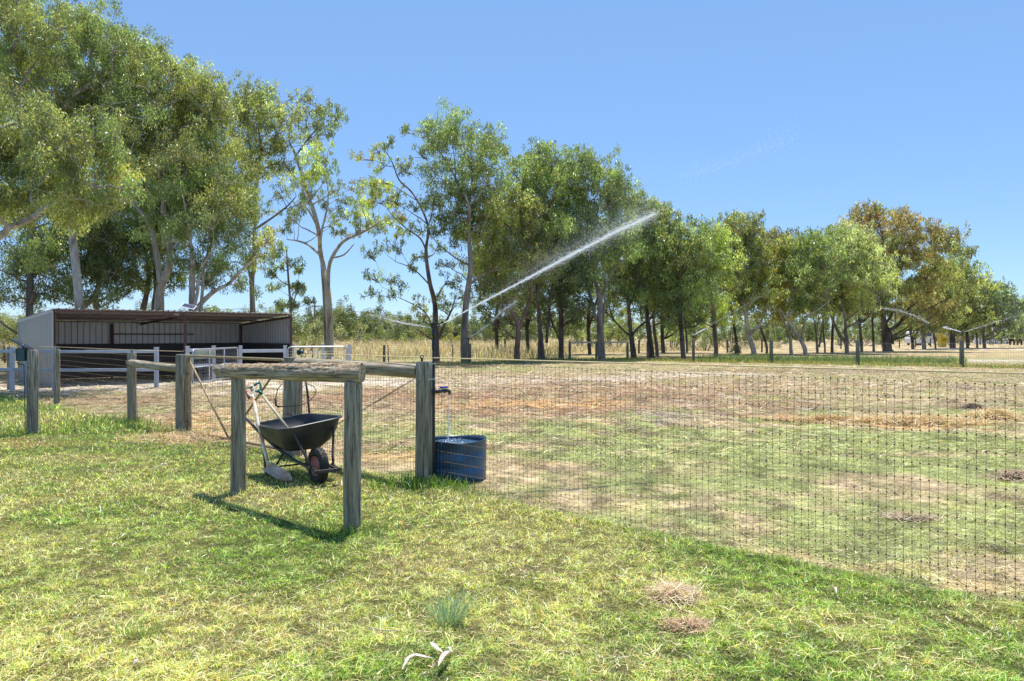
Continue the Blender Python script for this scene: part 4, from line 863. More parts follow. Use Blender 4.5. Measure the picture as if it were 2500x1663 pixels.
F2 = [(1233, 861), (1560, 863), (1677, 862), (1776, 861), (1860, 860), (1931, 858.6), (1995, 857), (2053, 852.5), (2105, 851), (2154, 849.8), (2196, 849.2), (2235, 848), (2272, 847), (2306, 845.5), (2367, 843), (2393, 842), (2417, 841.5), (2445, 841), (2500, 840.5)]
fb = thing('droveway_fence', 'low dark post and wire fence along the foot of the gum trees', 'fence', tuple(G(2053, 852.5))); prev = None; mw = MB()
for i, (px, b_) in enumerate(F2):
    g_ = G(px, b_); log('post', (g_.x, g_.y, -.1), (g_.x, g_.y, 1.12 if i else 1.2), .085, .08, M['dark_post'], fb, 120+i, n=8, rings=3)
    if prev is not None:
        for z in (.25, .5, .75, 1.0): mw.tube([prev+Vector((0, 0, z)), g_+Vector((0, 0, z))], .006, 3, cap=False)
    prev = g_
mw.build('wire', M['fwire'], fb)
le = G(8, 905); lf = thing('dropper_fence', 'dark leaning picket fence at the left edge behind the yard', 'fence', tuple(le)); mb = MB()
for px in (-60, 12): g_ = G(px, 886); mb.tube([g_, Vector((g_.x-.06, g_.y, 1.2))], .06, 6)
mb.each('picket', M['dark_post'], lf)
mb = MB(); a_, b_ = G(-200, 886), G(12, 886)
for z in (.4, .75, 1.1): mb.tube([a_+Vector((0, 0, z)), b_+Vector((0, 0, z))], .006, 3)
mb.build('wire', M['steel'], lf)

# ------------------------------------------------------------------ poles and wires
def pole(px, ytop, Y, label, arm=True):
    g_ = P(px, HZ, Y); x, y = g_.x, g_.y; zt2 = zpx(ytop, Y); o = thing('power_pole', label, 'power pole', (x, y, 0), 'timber power poles beyond the trees')
    mb = MB(); mb.tube([(x, y, -.2), (x, y, zt2)], [.24, .18], 10); mb.build('pole', M['far_post'], o)
    if arm:
        mb = MB(); mb.box((x, y-.2, zt2-.9), (2.0, .12, .14)); 
        for dx in (-.9, -.35, .35, .9): mb.tube([(x+dx, y-.2, zt2-.83), (x+dx, y-.2, zt2-.6)], .06, 6)
        mb.box((x+.65, y-.3, zt2-2.3), (.55, .5, .9)); mb.build('crossarm', M['dark_post'], o)
    return Vector((x, y, zt2))
pA = pole(768, 738, 150, 'timber power pole with crossarm and transformer left of the lone gum'); pB = pole(1187, 757, 190, 'plain grey power pole seen between the pale gum and the tree mass', True); pC = pole(1890, 768, 230, 'distant dark power pole between the right hand trees', False); pD = Vector((pA.x-70, pA.y-18, pA.z+.8))
wr = thing('power_line', 'thin overhead power wires crossing the sky low behind the trees', 'power line', tuple(pA)); mb = MB()
for a_, b_ in ((pD, pA), (pA, pB), (pB, pC)):
    for off_ in (Vector((0, 0, -.55)), Vector((.8, 0, -.6)), Vector((0, 0, -2.4))):
        pts_ = [a_.lerp(b_, t)+off_+Vector((0, 0, -1.6*4*t*(1-t))) for t in [k/14 for k in range(15)]]; mb.tube(pts_, .022, 3, cap=False)
mb.build('wire', M['dark_post'], wr)

# ------------------------------------------------------------------ small things far right
def at(px, Y): return P(px, HZ, Y)
v0 = at(2262, 112); vx, vy = v0.x, v0.y; vn_ = thing('van', 'white van parked behind the big dark gum trunks at far right', 'van', (vx, vy, 0)); mb = MB()
prof = [(-1.05, .35), (-1.08, 1.0), (-.98, 1.25), (-.88, 1.95), (-.7, 2.1), (.7, 2.1), (.88, 1.95), (.98, 1.25), (1.08, 1.0), (1.05, .35)]
mb.rings([[(vx+a_*s_, vy+dy, z) for a_, z in prof] for dy, s_ in ((0, .92), (.12, 1), (3.6, 1), (4.4, .9))], False, True, True); mb.build('body', M['white'], vn_, .05)
mb = MB(); mb.box((vx, vy-.02, 1.62), (1.5, .06, .55)); mb.build('rear_window', M['vglass'], vn_); mb = MB(); mb.box((vx-.99, vy+1.6, 1.6), (.06, 1.8, .5)); mb.build('side_window', M['vglass'], vn_)
for sx in (-.9, .9): 
    mb = MB(); mb.box((vx+sx, vy-.03, 1.05), (.12, .06, .32)); mb.build('tail_light', M['red'], vn_)
for sx, dy in ((-.88, .8), (.88, .8), (-.88, 3.4), (.88, 3.4)): mb = MB(); mb.torus((vx+sx, vy+dy, .34), (1, 0, 0), .22, .12, 20, 8); mb.tube([(vx+sx-.08, vy+dy, .34), (vx+sx+.08, vy+dy, .34)], .17, 14); mb.build('wheel', M['rubber'], vn_)
v0 = at(2300, 96); bx, by = v0.x, v0.y; yb = thing('yellow_bin', 'tall yellow bin with a white notice beyond the far fence', 'bin', (bx, by, 0)); mb = MB()
mb.rings([[(bx+sx*s_, by+sy*.45*s_, z) for sx, sy in ((-.35, -1), (.35, -1), (.35, 1), (-.35, 1))] for z, s_ in ((.05, .9), (.9, 1.0), (1.62, 1.04), (1.64, 1.1), (1.72, 1.1))], False, True, True); mb.build('body', M['yellow'], yb, .02)
mb = MB(); mb.box((bx+.02, by-.50, 1.5), (.42, .02, .34)); mb.build('notice', M['white'], yb); mb = MB(); mb.box((bx, by-.47, .95), (.5, .04, .07)); mb.build('handle', M['black'], yb)
v0 = at(2422, 132); wx_, wy_ = v0.x, v0.y; wt = thing('white_wall', 'low white wall with dark rail at far right beyond the fence', 'wall', (wx_, wy_, 0)); mb = MB()
for i in range(8): mb.box((wx_-2.7+i*.78, wy_+.1*i, .5+(.07 if i % 3 == 0 else 0)), (.70, .18, 1.0))
mb.build('panel', M['white'], wt); mb = MB(); mb.box((wx_+1.2, wy_-.6, .62), (2.0, .12, .12)); mb.box((wx_+.2, wy_-.6, .3), (.12, .12, .6)); mb.box((wx_+2.2, wy_-.6, .3), (.12, .12, .6)); mb.build('rail', M['dark_post'], wt)
for px, lab in ((2470, 'left of two dark jump stands with pale sides at far right'), (2488, 'right of two dark jump stands, silver topped, at the far right edge')):
    v0 = at(px, 118); jx, jy = v0.x, v0.y; j = thing('jump_stand', lab, 'jump stand', (jx, jy, 0), 'dark stands at far right'); mb = MB()
    mb.box((jx, jy, .78), (.72, .5, .42)); mb.build('body', M['charcoal'], j, .02); mb = MB()
    for sx in (-.30, .30): mb.box((jx+sx, jy-.1, .29), (.13, .3, .58))
    mb.each('leg', M['charcoal'], j); mb = MB(); mb.box((jx, jy, 1.03), (.84, .56, .09)); mb.build('top', M['palewood'] if px == 2470 else M['steel'], j)
v0 = at(2440, 150); wv0 = thing('white_cabin', 'pale cabin roof half hidden in bushes at far right', 'cabin', (v0.x, v0.y, 0)); mb = MB()
mb.box((v0.x-.6, v0.y, 1.2), (2.4, 2, 2.4)); mb.build('wall', M['white'], wv0); mb = MB(); mb.add([(v0.x-2.1, v0.y-1.3, 2.4), (v0.x+.9, v0.y-1.3, 2.4), (v0.x+.9, v0.y+1.3, 2.4), (v0.x-2.1, v0.y+1.3, 2.4), (v0.x-1.9, v0.y, 3.1), (v0.x+.7, v0.y, 3.1)], [(0, 1, 5, 4), (2, 3, 4, 5), (1, 2, 5), (3, 0, 4), (3, 2, 1, 0)]); mb.build('roof', M['clad'], wv0)

# ------------------------------------------------------------------ other sprinklers
def riser(px, yt, Y, label, z0=0):
    c = P(px, yt, Y); o = thing('sprinkler', label, 'sprinkler', (c.x, c.y, 0), 'sprinklers on risers'); mb = MB(); mb.tube([(c.x, c.y, 0), (c.x, c.y, c.z-.06)], .03, 6); mb.build('riser_pipe', M['rust'] if Y > 30 else M['black'], o)
    mb = MB(); mb.tube([(c.x, c.y, c.z-.08), (c.x, c.y, c.z+.02)], .045, 8); mb.tube([(c.x-.16, c.y, c.z), (c.x+.16, c.y, c.z+.03)], .022, 6); mb.build('sprinkler_head', M['black'], o); return c
s2 = riser(1144, 827, 40.6, 'sprinkler on a riser beside the far post near the pale gum'); s3 = riser(1692, 820, 44.5, 'sprinkler on the far post in the middle of the far fence'); s4 = riser(2349, 812, 37.2, 'sprinkler on the far post at the right of the far fence')
def spray(name, label, pts, wid, n, L, wd, clump=1.0, group='water jets from the sprinklers'):
    """droplet streaks along a curve; wid = spread at each point; clump > 1 packs them towards the core"""
    pts = np.array([list(p) for p in pts]); wid = np.array(wid); m = len(pts); t = RNG.random(n)**(.6 if n > 9000 else .85)*(m-1); i = np.minimum(t.astype(int), m-2); f = (t-i)[:, None]
    p = pts[i]*(1-f)+pts[i+1]*f; wdt = wid[i]*(1-f[:, 0])+wid[i+1]*f[:, 0]; tan = pts[i+1]-pts[i]; tan /= np.linalg.norm(tan, axis=1)[:, None]
    r = RNG.normal(0, 1, (n, 3)); r *= (np.abs(RNG.normal(0, 1, (n, 1)))**clump)*.6; p = p+r*wdt[:, None]; p[:, 2] += wdt*.25*np.abs(RNG.normal(0, 1, n))*(clump > 1.2)
    d = tan+RNG.normal(0, .05, (n, 3)); LL = L*RNG.uniform(.4, 1.4, n)[:, None]; w_ = np.cross(d, RNG.normal(0, 1, (n, 3))); w_ /= np.linalg.norm(w_, axis=1)[:, None]; w_ *= wd*RNG.uniform(.5, 1.3, n)[:, None]
    V = np.stack([p-d*LL/2, p+w_, p+d*LL/2, p-w_], 1).reshape(-1, 3); Fc = np.arange(n*4).reshape(-1, 4); o = npmesh(name, V, Fc, M['drop']); tagp(o, label, 'water jet', group, 'stuff'); return o
h0 = Rz(1.645)+Vector((.07, 0, .012))
J = [h0, P(1180, 737, 8.0), P(1300, 674, 8.2), P(1400, 620, 8.4), P(1500, 568, 8.7), P(1600, 522, 9.0)]
mb = MB(); mb.tube([J[0], P(1100, 781, 7.93), P(1130, 764, 7.96)], [.004, .0045, .002], 6, cap=False); o = mb.build('water_jet', M['drop']); tagp(o, 'solid white start of the water jet leaving the near sprinkler', 'water jet', 'water jets from the sprinklers', 'stuff')
spray('water_jet', 'long white water jet shooting up right from the near sprinkler', J, [.002, .009, .018, .032, .052, .075], 14000, .032, .0016)
spray('water_mist', 'fine mist hanging round the long water jet', [P(1220, 705, 8.1), P(1330, 640, 8.3), P(1420, 590, 8.5), P(1500, 545, 8.8), P(1580, 500, 9.1)], [.06, .16, .28, .36, .42], 22000, .007, .0012, .8)
spray('water_droplets', 'scattered water droplets against the sky at upper right', [P(1660, 440, 9.0), P(1760, 410, 9.3), P(1850, 375, 9.8), P(1960, 340, 10)], [.22, .16, .18, .5], 2200, .012, .0028, 1.3)
spray('water_jet', 'faint short water jet blowing left from the near sprinkler', [Rz(1.625)+Vector((-.01, 0, 0)), P(1000, 792, 7.9), P(960, 783, 7.9), P(900, 768, 7.95)], [.002, .014, .03, .06], 800, .035, .0012)
spray('water_jet', 'thin white jet from the sprinkler beside the pale gum', [s2, P(1170, 808, 40.6), P(1193, 792, 40.6)], [.01, .02, .03], 700, .2, .007)
spray('water_jet', 'drifting end of the jet right of the pale gum', [P(1200, 783, 40.7), P(1230, 757, 41), P(1262, 735, 41.3)], [.07, .16, .26], 1100, .12, .007)
spray('water_jet', 'thin white jet from the middle far sprinkler', [s3, P(1705, 812, 44.5), P(1720, 804, 44.5)], [.01, .02, .03], 450, .2, .007)
spray('water_jet', 'white mist plume climbing right of the middle far sprinkler', [P(1738, 792, 44.6), P(1780, 768, 45), P(1830, 738, 45.5), P(1880, 712, 46)], [.05, .16, .3, .5], 550, .09, .005)
spray('water_jet', 'white jet blowing left from the right hand far sprinkler', [s4, P(2328, 805, 37.2), P(2305, 799, 37.2)], [.01, .02, .03], 500, .16, .007)
spray('water_jet', 'broken white plume arching left of the right hand far sprinkler', [P(2270, 790, 37.3), P(2235, 772, 37.6), P(2195, 758, 38), P(2150, 752, 38.5)], [.1, .15, .15, .12], 550, .09, .006)
spray('water_jet', 'pale spray blowing right from the right hand far sprinkler', [s4, P(2390, 799, 37.2), P(2440, 783, 37.4), P(2490, 770, 37.8)], [.01, .07, .13, .25], 550, .09, .005)
tp = q1+Vector((.012, .012, -.045)); mb = MB(); mb.tube([tp, tp+Vector((-.002, 0, -.06)), tp+Vector((-.005, 0, -.13))], [.007, .005, .003], 8, cap=False); o = mb.build('tap_stream', M['drop']); tagp(o, 'smooth water stream falling from the tap', 'water stream', None, 'stuff')
spray('tap_stream', 'broken lower part of the water falling into the blue drum', [tp+Vector((-.004, 0, -.08)), tp+Vector((-.015, 0, -.34)), Vector((tp.x-.02, tp.y, .39))], [.004, .006, .010], 700, .025, .003, 1, None)
spray('splash', 'white splashing water on the drum surface under the tap', [Vector((tp.x-.16, tp.y+.02, .393)), Vector((tp.x-.02, tp.y+.08, .397)), Vector((tp.x+.16, tp.y+.08, .393))], [.05, .05, .05], 500, .012, .004, 1, None)

# ------------------------------------------------------------------ fallen leaves and twigs on the lawn
def fallen(name, label, pix, wd, lift=.02, mat='dryleaf', cat='leaf', curl=.3):
    pts_ = [G(a_, b_) for a_, b_ in pix]; n = len(pts_)*4; rows = []
    for i in range(n):
        t = i/(n-1)*(len(pts_)-1); k = min(int(t), len(pts_)-2); f = t-k; p = pts_[k].lerp(pts_[k+1], f); d = (pts_[k+1]-pts_[k]).normalized(); s_ = Vector((-d.y, d.x, 0)); g_ = i/(n-1)
        w_ = wd*math.sin(math.pi*min(.97, max(.03, g_)))**.7; z = float(gz(p.x, p.y))+lift+.012*math.sin(g_*math.pi)
        rows.append([Vector((p.x, p.y, z))+s_*w_*q_+Vector((0, 0, curl*w_*q_*q_)) for q_ in (-1, -.5, 0, .5, 1)])
    mb = MB(); mb.sheet(rows, True); mb.sheet([[p-Vector((0, 0, .0012)) for p in reversed(r_)] for r_ in rows], True); o = mb.build(name, M[mat]); tagp(o, label, cat, 'bleached gum leaves on the lawn' if cat == 'leaf' else None); return o
fallen('gum_leaf', 'curled pale gum leaf pointing up at the bottom centre', [(1052, 1600), (1056, 1612), (1066, 1622), (1082, 1627)], .013, .045)
fallen('gum_leaf', 'broad pale gum leaf lying lengthwise at the bottom centre', [(982, 1668), (996, 1646), (1012, 1640), (1040, 1644), (1058, 1641)], .012, .045)
fallen('gum_leaf', 'pale gum leaf running down to the bottom frame edge', [(1100, 1624), (1092, 1634), (1080, 1648), (1070, 1664)], .013, .05)
fallen('gum_leaf', 'small shaded brown gum leaf behind the pale ones', [(1088, 1612), (1096, 1612), (1104, 1617)], .009, .03)
fallen('gum_leaf', 'small white leaf lying left on the lawn below the hitching rail', [(296, 1330), (304, 1326), (311, 1321)], .008, .03)
fallen('gum_leaf', 'pinkish dry leaf at the lower left lawn', [(326, 1646), (334, 1642), (344, 1636)], .011, .03)
fallen('gum_leaf', 'upright white leaf on the green grass at lower right', [(2036, 1458), (2040, 1466), (2042, 1474)], .008, .05)
fallen('gum_leaf', 'brown leaf far left of the wheelbarrow in the lawn', [(392, 1146), (400, 1143), (407, 1144)], .014, .03)
def twig(label, pix, r=.002):
    mb = MB(); mb.tube([G(a_, b_)+Vector((0, 0, .045)) for a_, b_ in pix], r, 5); o = mb.build('twig', M['twig'] if r < .003 else M['palewood']); tagp(o, label, 'twig')
twig('long orange twig lying under the pale gum leaves', [(970, 1627), (1030, 1624), (1080, 1620), (1120, 1615), (1150, 1606)])
twig('short orange twig joining two pale gum leaves', [(1060, 1640), (1078, 1632), (1100, 1618)])
twig('pale looped stalk lying on the lawn at left', [(212, 1164), (215, 1157), (240, 1154), (285, 1160), (288, 1156)], .004)
twig('pale forked stalk on the lawn left of the grass tuft', [(893, 1550), (930, 1560), (975, 1562)], .0035)
# ------------------------------------------------------------------ gum trees
SKY = [(-400, -200), (0, -60), (60, -20), (95, 0), (121, 32), (140, 20), (166, 6), (195, 10), (223, 16), (250, 45), (274, 64), (290, 85), (309, 83), (341, 73), (365, 100), (386, 118), (392, 143), (440, 140), (472, 166), (494, 191), (523, 195), (564, 220), (590, 207), (615, 207), (657, 223), (693, 219), (710, 254), (745, 228), (793, 245), (845, 267), (853, 293), (828, 323), (812, 349), (819, 414), (871, 431), (893, 375), (932, 349), (984, 366), (990, 320), (992, 301), (1018, 288), (1036, 310), (1057, 306), (1066, 280), (1114, 293), (1131, 314), (1157, 293), (1196, 314), (1211, 350), (1245, 360), (1268, 374), (1295, 381), (1299, 357), (1319, 347), (1349, 354), (1356, 381), (1380, 360), (1407, 377), (1437, 384), (1454, 374), (1488, 384), (1491, 404), (1518, 404), (1525, 431), (1556, 455), (1576, 475), (1600, 485), (1623, 492), (1633, 512), (1677, 526), (1698, 553), (1708, 560), (1725, 533), (1748, 523), (1782, 514), (1823, 530), (1852, 562), (1861, 571), (1877, 552), (1922, 565), (1941, 578), (1954, 565), (1992, 562), (2030, 555), (2052, 552), (2068, 543), (2084, 524), (2097, 514), (2106, 498), (2145, 495), (2164, 508), (2205, 517), (2227, 514), (2246, 530), (2291, 543), (2316, 578), (2345, 613), (2367, 632), (2396, 648), (2405, 667), (2431, 680), (2447, 702), (2475, 702), (2500, 724), (2700, 740)]
sx_, sy_ = np.array([a for a, b in SKY], float), np.array([b for a, b in SKY], float)
def skyline(x): return float(np.interp(x, sx_, sy_))
TONE = {'green': (.205, .255, .10), 'olive': (.275, .295, .11), 'lime': (.35, .41, .12), 'dark': (.14, .175, .075), 'blue': (.20, .245, .15), 'yellow': (.42, .41, .14), 'orange': (.37, .26, .12), 'bronze': (.30, .265, .13), 'pale': (.35, .38, .19)}
def leaves(cent, rad, nper, L, W, tone, droop=.75):
    """leaf-sized blades scattered round tuft centres"""
    T = len(cent); idx = np.repeat(np.arange(T), nper); n = len(idx)
    g = RNG.normal(0, 1, (n, 3)); g /= np.maximum(np.linalg.norm(g, axis=1), .01)[:, None]; g *= (RNG.random((n, 1))**.5)
    g[:, 2] *= .8
    p = cent[idx]+g*rad[idx][:, None]*np.array((.85, .85, 1.35))
    d = RNG.normal(0, 1, (n, 3)); d[:, 2] = -np.abs(d[:, 2])*.5-droop; d[:, :2] *= .75; d += g*.5; d /= np.linalg.norm(d, axis=1)[:, None]
    wv = np.cross(d, RNG.normal(0, 1, (n, 3))); wv /= np.linalg.norm(wv, axis=1)[:, None]
    LL = (L*RNG.uniform(.6, 1.3, n))[:, None]; WW = (W*RNG.uniform(.7, 1.2, n))[:, None]
    V = np.stack([p-d*LL/2, p-d*LL*.05+wv*WW/2, p+d*LL/2, p-d*LL*.05-wv*WW/2], 1).reshape(-1, 3)
    tt = tone[idx]*np.exp(RNG.normal(0, .32, (n, 1)))*(1+RNG.normal(0, .07, (n, 3)))
    dead = RNG.random(n) < .02; tt[dead] = (.42, .27, .10)
    return V, np.clip(np.repeat(tt, 4, 0), .01, .9)
NT = [0]
def gum(label, Y, trunks, clumps, bark_='bark_grey', tone='green', tone2='olive', dens=1.0, leaf=1.0, name='gum_tree', cat='tree', depth=.8, group='row of gum trees', twigs=6, lo=None, cr=1.0, mixp=.35):
    """trunks: list of [(px, py, width px)...]; clumps: ('box', x0, x1, y0, y1, n) or (px, py, r px[, tone])"""
    NT[0] += 1; rg = random.Random(100+NT[0]); k = Y/F
    base = trunks[0][0]; o = thing(name, label, cat, (P(base[0], HZ, Y).x, Y, 0), group)
    mb = MB(); samp = []
    for ti, tr in enumerate(trunks):
        dy0 = 0 if ti == 0 else rg.uniform(-.5, .5); pts = []; rad = []
        for i, (x, y, w_) in enumerate(tr):
            f = i/max(1, len(tr)-1); pts.append(P(x, y, Y+dy0*0+rg.uniform(-.2, .2)*i+(dy0*2*f))); rad.append(w_*k/2)
        if ti == 0:
            pts[0].z = min(pts[0].z, 0); b0 = pts[0].copy()
            if b0.z > -.2: pts.insert(0, Vector((b0.x, b0.y, -.25))); rad.insert(0, rad[0]*1.35); pts.insert(2, pts[1].lerp(pts[2], .12)); rad.insert(2, rad[1]*.92); rad[1] *= 1.18
        sm = []; sr = []
        for i in range(len(pts)-1):                     # smoothed with a little kink
            q0_ = pts[max(i-1, 0)]; q1_ = pts[i]; q2_ = pts[i+1]; q3_ = pts[min(i+2, len(pts)-1)]
            for j in range(4):
                t = j/4; c = .5*((2*q1_)+(q2_-q0_)*t+(2*q0_-5*q1_+4*q2_-q3_)*t*t+(3*q1_-q0_-3*q2_+q3_)*t**3); sm.append(c); sr.append((rad[i]*(1-t)+rad[i+1]*t)*rg.uniform(.95, 1.06))
        sm.append(pts[-1]); sr.append(rad[-1]*.7); mb.tube(sm, sr, 9 if sr[0] > .08 else 6)
        samp += [(p, r) for p, r in zip(sm, sr) if p.z > .8]
    TC = []; TR = []; TT = []; cl = []
    for c in clumps:
        if c[0] == 'box':
            _, x0, x1, y0, y1, n = c[:6]; n = int(n*1.3); y1 = y1+(28 if y1 > 600 else 10); tone_c = c[6] if len(c) > 6 else None; tries = 0; got = []
            while len(got) < n and tries < n*60:
                tries += 1; a = rg.uniform(-1, 1); b = rg.uniform(-1, 1)
                if abs(a)**3+abs(b)**3 > 1: continue
                x = (x0+x1)/2+a*(x1-x0)/2; y = (y0+y1)/2+b*(y1-y0)/2; r = rg.uniform(.7, 1.3)*1.2/k*cr
                if y-r*.62 < skyline(x) and x > -10: 
                    y = skyline(x)+r*.62
                    if y > y1: continue
                if any((x-u)**2+(y-v)**2 < (.56*(r+w_)/2*1.15)**2 for u, v, w_, _t in got): continue
                got.append((x, y, r, tone_c))
            cl += got
        else: cl.append((c[0], c[1], c[2], c[3] if len(c) > 3 else None))
    for x, y, r, tc in cl:
        hw = (max(c_[0] for c_ in cl)-min(c_[0] for c_ in cl))*k*.5
        c = P(x, y, Y); c.y += rg.uniform(-1, 1)*depth*min(max(hw, 1.2), 3.2); rm = r*k*(1.0 if r*k > 1 else 1.42)
        if any(abs(p.x-c.x) < .55*rm and abs(p.z-c.z) < .8*rm for p, r_ in samp if r_ > .045) and rg.random() < .8: c.y = Y+.25+abs(c.y-Y)
        # limb from the nearest lower piece of trunk
        best = None
        for p, r_ in samp:
            dd_ = (c-p); h = math.hypot(dd_.x, dd_.y); cost = dd_.length+max(0, (p.z-c.z)+h*.5)*2.5
            if best is None or cost < best[0]: best = (cost, p, r_)
        if best:
            p, r_ = best[1], best[2]; r1 = max(.014*k*F/50*0+.016, min(r_*.55, .03+.013*(c-p).length)); m_ = p.lerp(c, .5); m_.z -= (c-p).length*.10*rg.uniform(-.3, 1); m_ += Vector((rg.uniform(-.1, .1), rg.uniform(-.1, .1), 0))*(c-p).length
            pl = []
            for j in range(6): t = j/5; q_ = p*(1-t)**2+m_*2*t*(1-t)+c*t*t; pl.append(q_+Vector((rg.uniform(-1, 1), rg.uniform(-1, 1), rg.uniform(-1, 1)))*.035*(c-p).length*(0 < j < 5))
            mb.tube(pl, [r1*(1-.7*j/5) for j in range(6)], 5)
        nt_ = max(8, int(14*(rm/1.25)**1.6)); base_t = TONE[tc] if tc else (TONE[tone] if rg.random() > mixp else TONE[tone2])
        ctone = math.exp(rg.gauss(0, .24))
        for j in range(nt_):
            v = Vector((rg.gauss(0, 1), rg.gauss(0, 1), rg.gauss(0, 1))).normalized()*rm*rg.uniform(.35, 1.12); v.z *= .72
            if v.z < -.3*rm: v.z *= .6
            q_ = c+v; TC.append(q_); TR.append(max(.22, min(.55, rm*rg.uniform(.20, .36)))); bt_ = np.array(base_t)*math.exp(rg.gauss(0, .2))*ctone; TT.append(bt_)
            if j < twigs:
                mq = c.lerp(q_, .5)+Vector((0, 0, -.08*rm)); mb.tube([pl[4] if best else c, mq, q_], [.018, .013, .007], 4, cap=False)
    mb.build('trunk', M[bark_], o)
    TC = np.array([list(v) for v in TC]); TR = np.array(TR); W = max(.03, .00120*Y)*leaf; L = W*3.6
    nper = np.maximum(7, (dens*.84*math.pi*TR**2/(W*L*.5)*1.0).astype(int))
    V, C = leaves(TC, TR, nper, L, W, np.array(TT)); npmesh('crown', V, np.arange(len(V)).reshape(-1, 4), M['leaf'], C, o)
    return o
def X2(*a): return [(x/3.136, y/3.136+400, w/3.136) for x, y, w in a]
def X3(*a): return [(x/2.306+550, y/2.306+180, w/2.306) for x, y, w in a]
def X4(*a): return [(x/2.958+1150, y/2.958+330, w/2.958) for x, y, w in a]
def X5(*a): return [(x/3.143+1750, y/3.143+460, w/3.143) for x, y, w in a]

# left group
gum('near gum reaching in from the left edge with a pale low limb', 21, [[(-330, 960, 50), (-260, 760, 42), (-120, 640, 26), (0, 578, 16), (19, 556, 15), (48, 547, 14), (86, 527, 13), (105, 511, 12), (143, 492, 10), (191, 476, 8), (245, 454, 7)], X2((330, 350, 30), (250, 300, 24), (245, 220, 18), (330, 140, 10), (350, 90, 6)), X2((60, 480, 34), (10, 430, 24), (-40, 380, 18)), X2((370, 362, 14), (590, 340, 13), (730, 300, 11), (930, 270, 8), (1080, 240, 5)), [(-200, 700, 30), (-160, 500, 26), (-90, 380, 20), (-30, 330, 12), (40, 300, 6)]],
    [('box', -160, 290, 280, 500, 30), (40, 300, 60, 'olive'), (110, 320, 60, 'pale'), (160, 350, 65, 'olive'), (225, 400, 60, 'olive'), (265, 430, 38, 'yellow'), (180, 440, 55, 'yellow'), (100, 400, 60, 'olive'), (30, 380, 60), (130, 465, 45, 'yellow'), (60, 450, 50, 'olive'), (20, 480, 38), (225, 470, 40, 'olive'), (-40, 300, 60)], 'bark_pale', 'olive', 'green', .95, 1.0, depth=.5, twigs=5, cr=.62, group='left group of gum trees')
gum('gum crown filling the top left corner of the photo', 27, [[(-230, 930, 40), (-190, 600, 34), (-110, 330, 26), (0, 148, 11), (24, 130, 10), (40, 100, 8), (45, 60, 5)], [(-150, 450, 20), (-60, 300, 14), (40, 220, 8), (80, 160, 5)], [(-110, 330, 18), (-90, 100, 12), (-40, 0, 6)]],
    [('box', -200, 110, -90, 200, 28), (20, 40, 50), (70, 40, 45, 'green'), (110, 70, 45), (125, 110, 35, 'green'), (80, 110, 45), (30, 200, 45, 'green'), (20, 260, 40, 'green'), (60, 250, 35, 'blue'), (20, -20, 50)], 'bark_grey', 'olive', 'green', .9, cr=.75, depth=.6, group='left group of gum trees')
gum('tall gum with pale forked limbs behind the near left crown', 31, [[(200, 900, 22), (190, 700, 20), (165, 450, 17), (160, 300, 13), (163, 249, 11), (191, 223, 9), (240, 195, 7), (274, 175, 4)], [(166, 287, 10), (198, 271, 8), (265, 255, 5), (310, 248, 3)], [(165, 400, 12), (140, 250, 9), (135, 120, 6), (150, 60, 3)], [(180, 560, 12), (120, 420, 9), (70, 330, 6)]],
    [('box', 60, 330, 10, 330, 44), ('box', 40, 200, 120, 290, 14, 'green'), (150, 50, 42, 'blue'), (190, 45, 42), (230, 60, 40), (255, 95, 40), (215, 110, 42), (130, 90, 40, 'blue')], 'bark_pale', 'green', 'olive', .95, cr=.8, group='left group of gum trees')
gum('broad gum with a long white limb over the shelter roof', 35, [[(389, 880, 28), (389, 757, 24), (392, 706, 20), (411, 655, 16), (414, 591, 13), (405, 553, 11), (395, 470, 9), (385, 380, 6), (380, 260, 4)], [(290, 470, 14), (288, 380, 12), (290, 354, 12), (303, 335, 11), (335, 322, 10), (360, 297, 8), (408, 255, 4)], [(392, 690, 16), (370, 560, 13), (330, 500, 11), (292, 440, 12), (290, 354, 10)], [(400, 600, 10), (398, 520, 11), (400, 495, 9), (420, 460, 6), (470, 425, 3)]],
    [('box', 250, 500, 70, 440, 56), ('box', 290, 520, 130, 420, 22, 'olive'), (480, 230, 42, 'olive'), (520, 300, 45, 'olive'), (545, 380, 42, 'olive'), (520, 440, 40, 'bronze'), (460, 180, 40), (350, 110, 38, 'pale'), (385, 160, 40, 'pale')], 'bark_pale', 'olive', 'green', 1.0, group='left group of gum trees')
gum('dark red-trunked gum behind the middle of the shelter roof', 38, [[(380, 880, 20), (379, 757, 19), (385, 700, 17), (378, 640, 13), (365, 580, 10), (355, 500, 7), (350, 440, 4)], [(349, 757, 14), (360, 706, 12), (363, 655, 10), (350, 590, 7), (340, 520, 4)]],
    [('box', 270, 440, 430, 660, 26, 'dark'), ('box', 300, 470, 420, 600, 10, 'green'), (330, 680, 30, 'dark'), (430, 690, 26, 'dark')], 'bark_red', 'dark', 'green', .8, group='left group of gum trees')
gum('leaning pale gum at the left third of the shelter roof', 36, [[(236, 880, 16), (236, 754, 14), (233, 719, 12), (240, 690, 10), (225, 630, 7), (210, 560, 4)], [(201, 790, 15), (205, 752, 13), (223, 731, 12), (240, 705, 10), (255, 680, 8), (280, 640, 5)], [(205, 800, 9), (190, 735, 8), (170, 690, 6), (160, 650, 3)]],
    [('box', 110, 320, 480, 700, 34, 'dark'), ('box', 130, 300, 470, 620, 8, 'green'), (150, 720, 26, 'green'), (190, 735, 24, 'pale'), (290, 705, 28, 'dark'), (310, 730, 24, 'dark')], 'bark_pale', 'dark', 'green', .75, group='left group of gum trees')
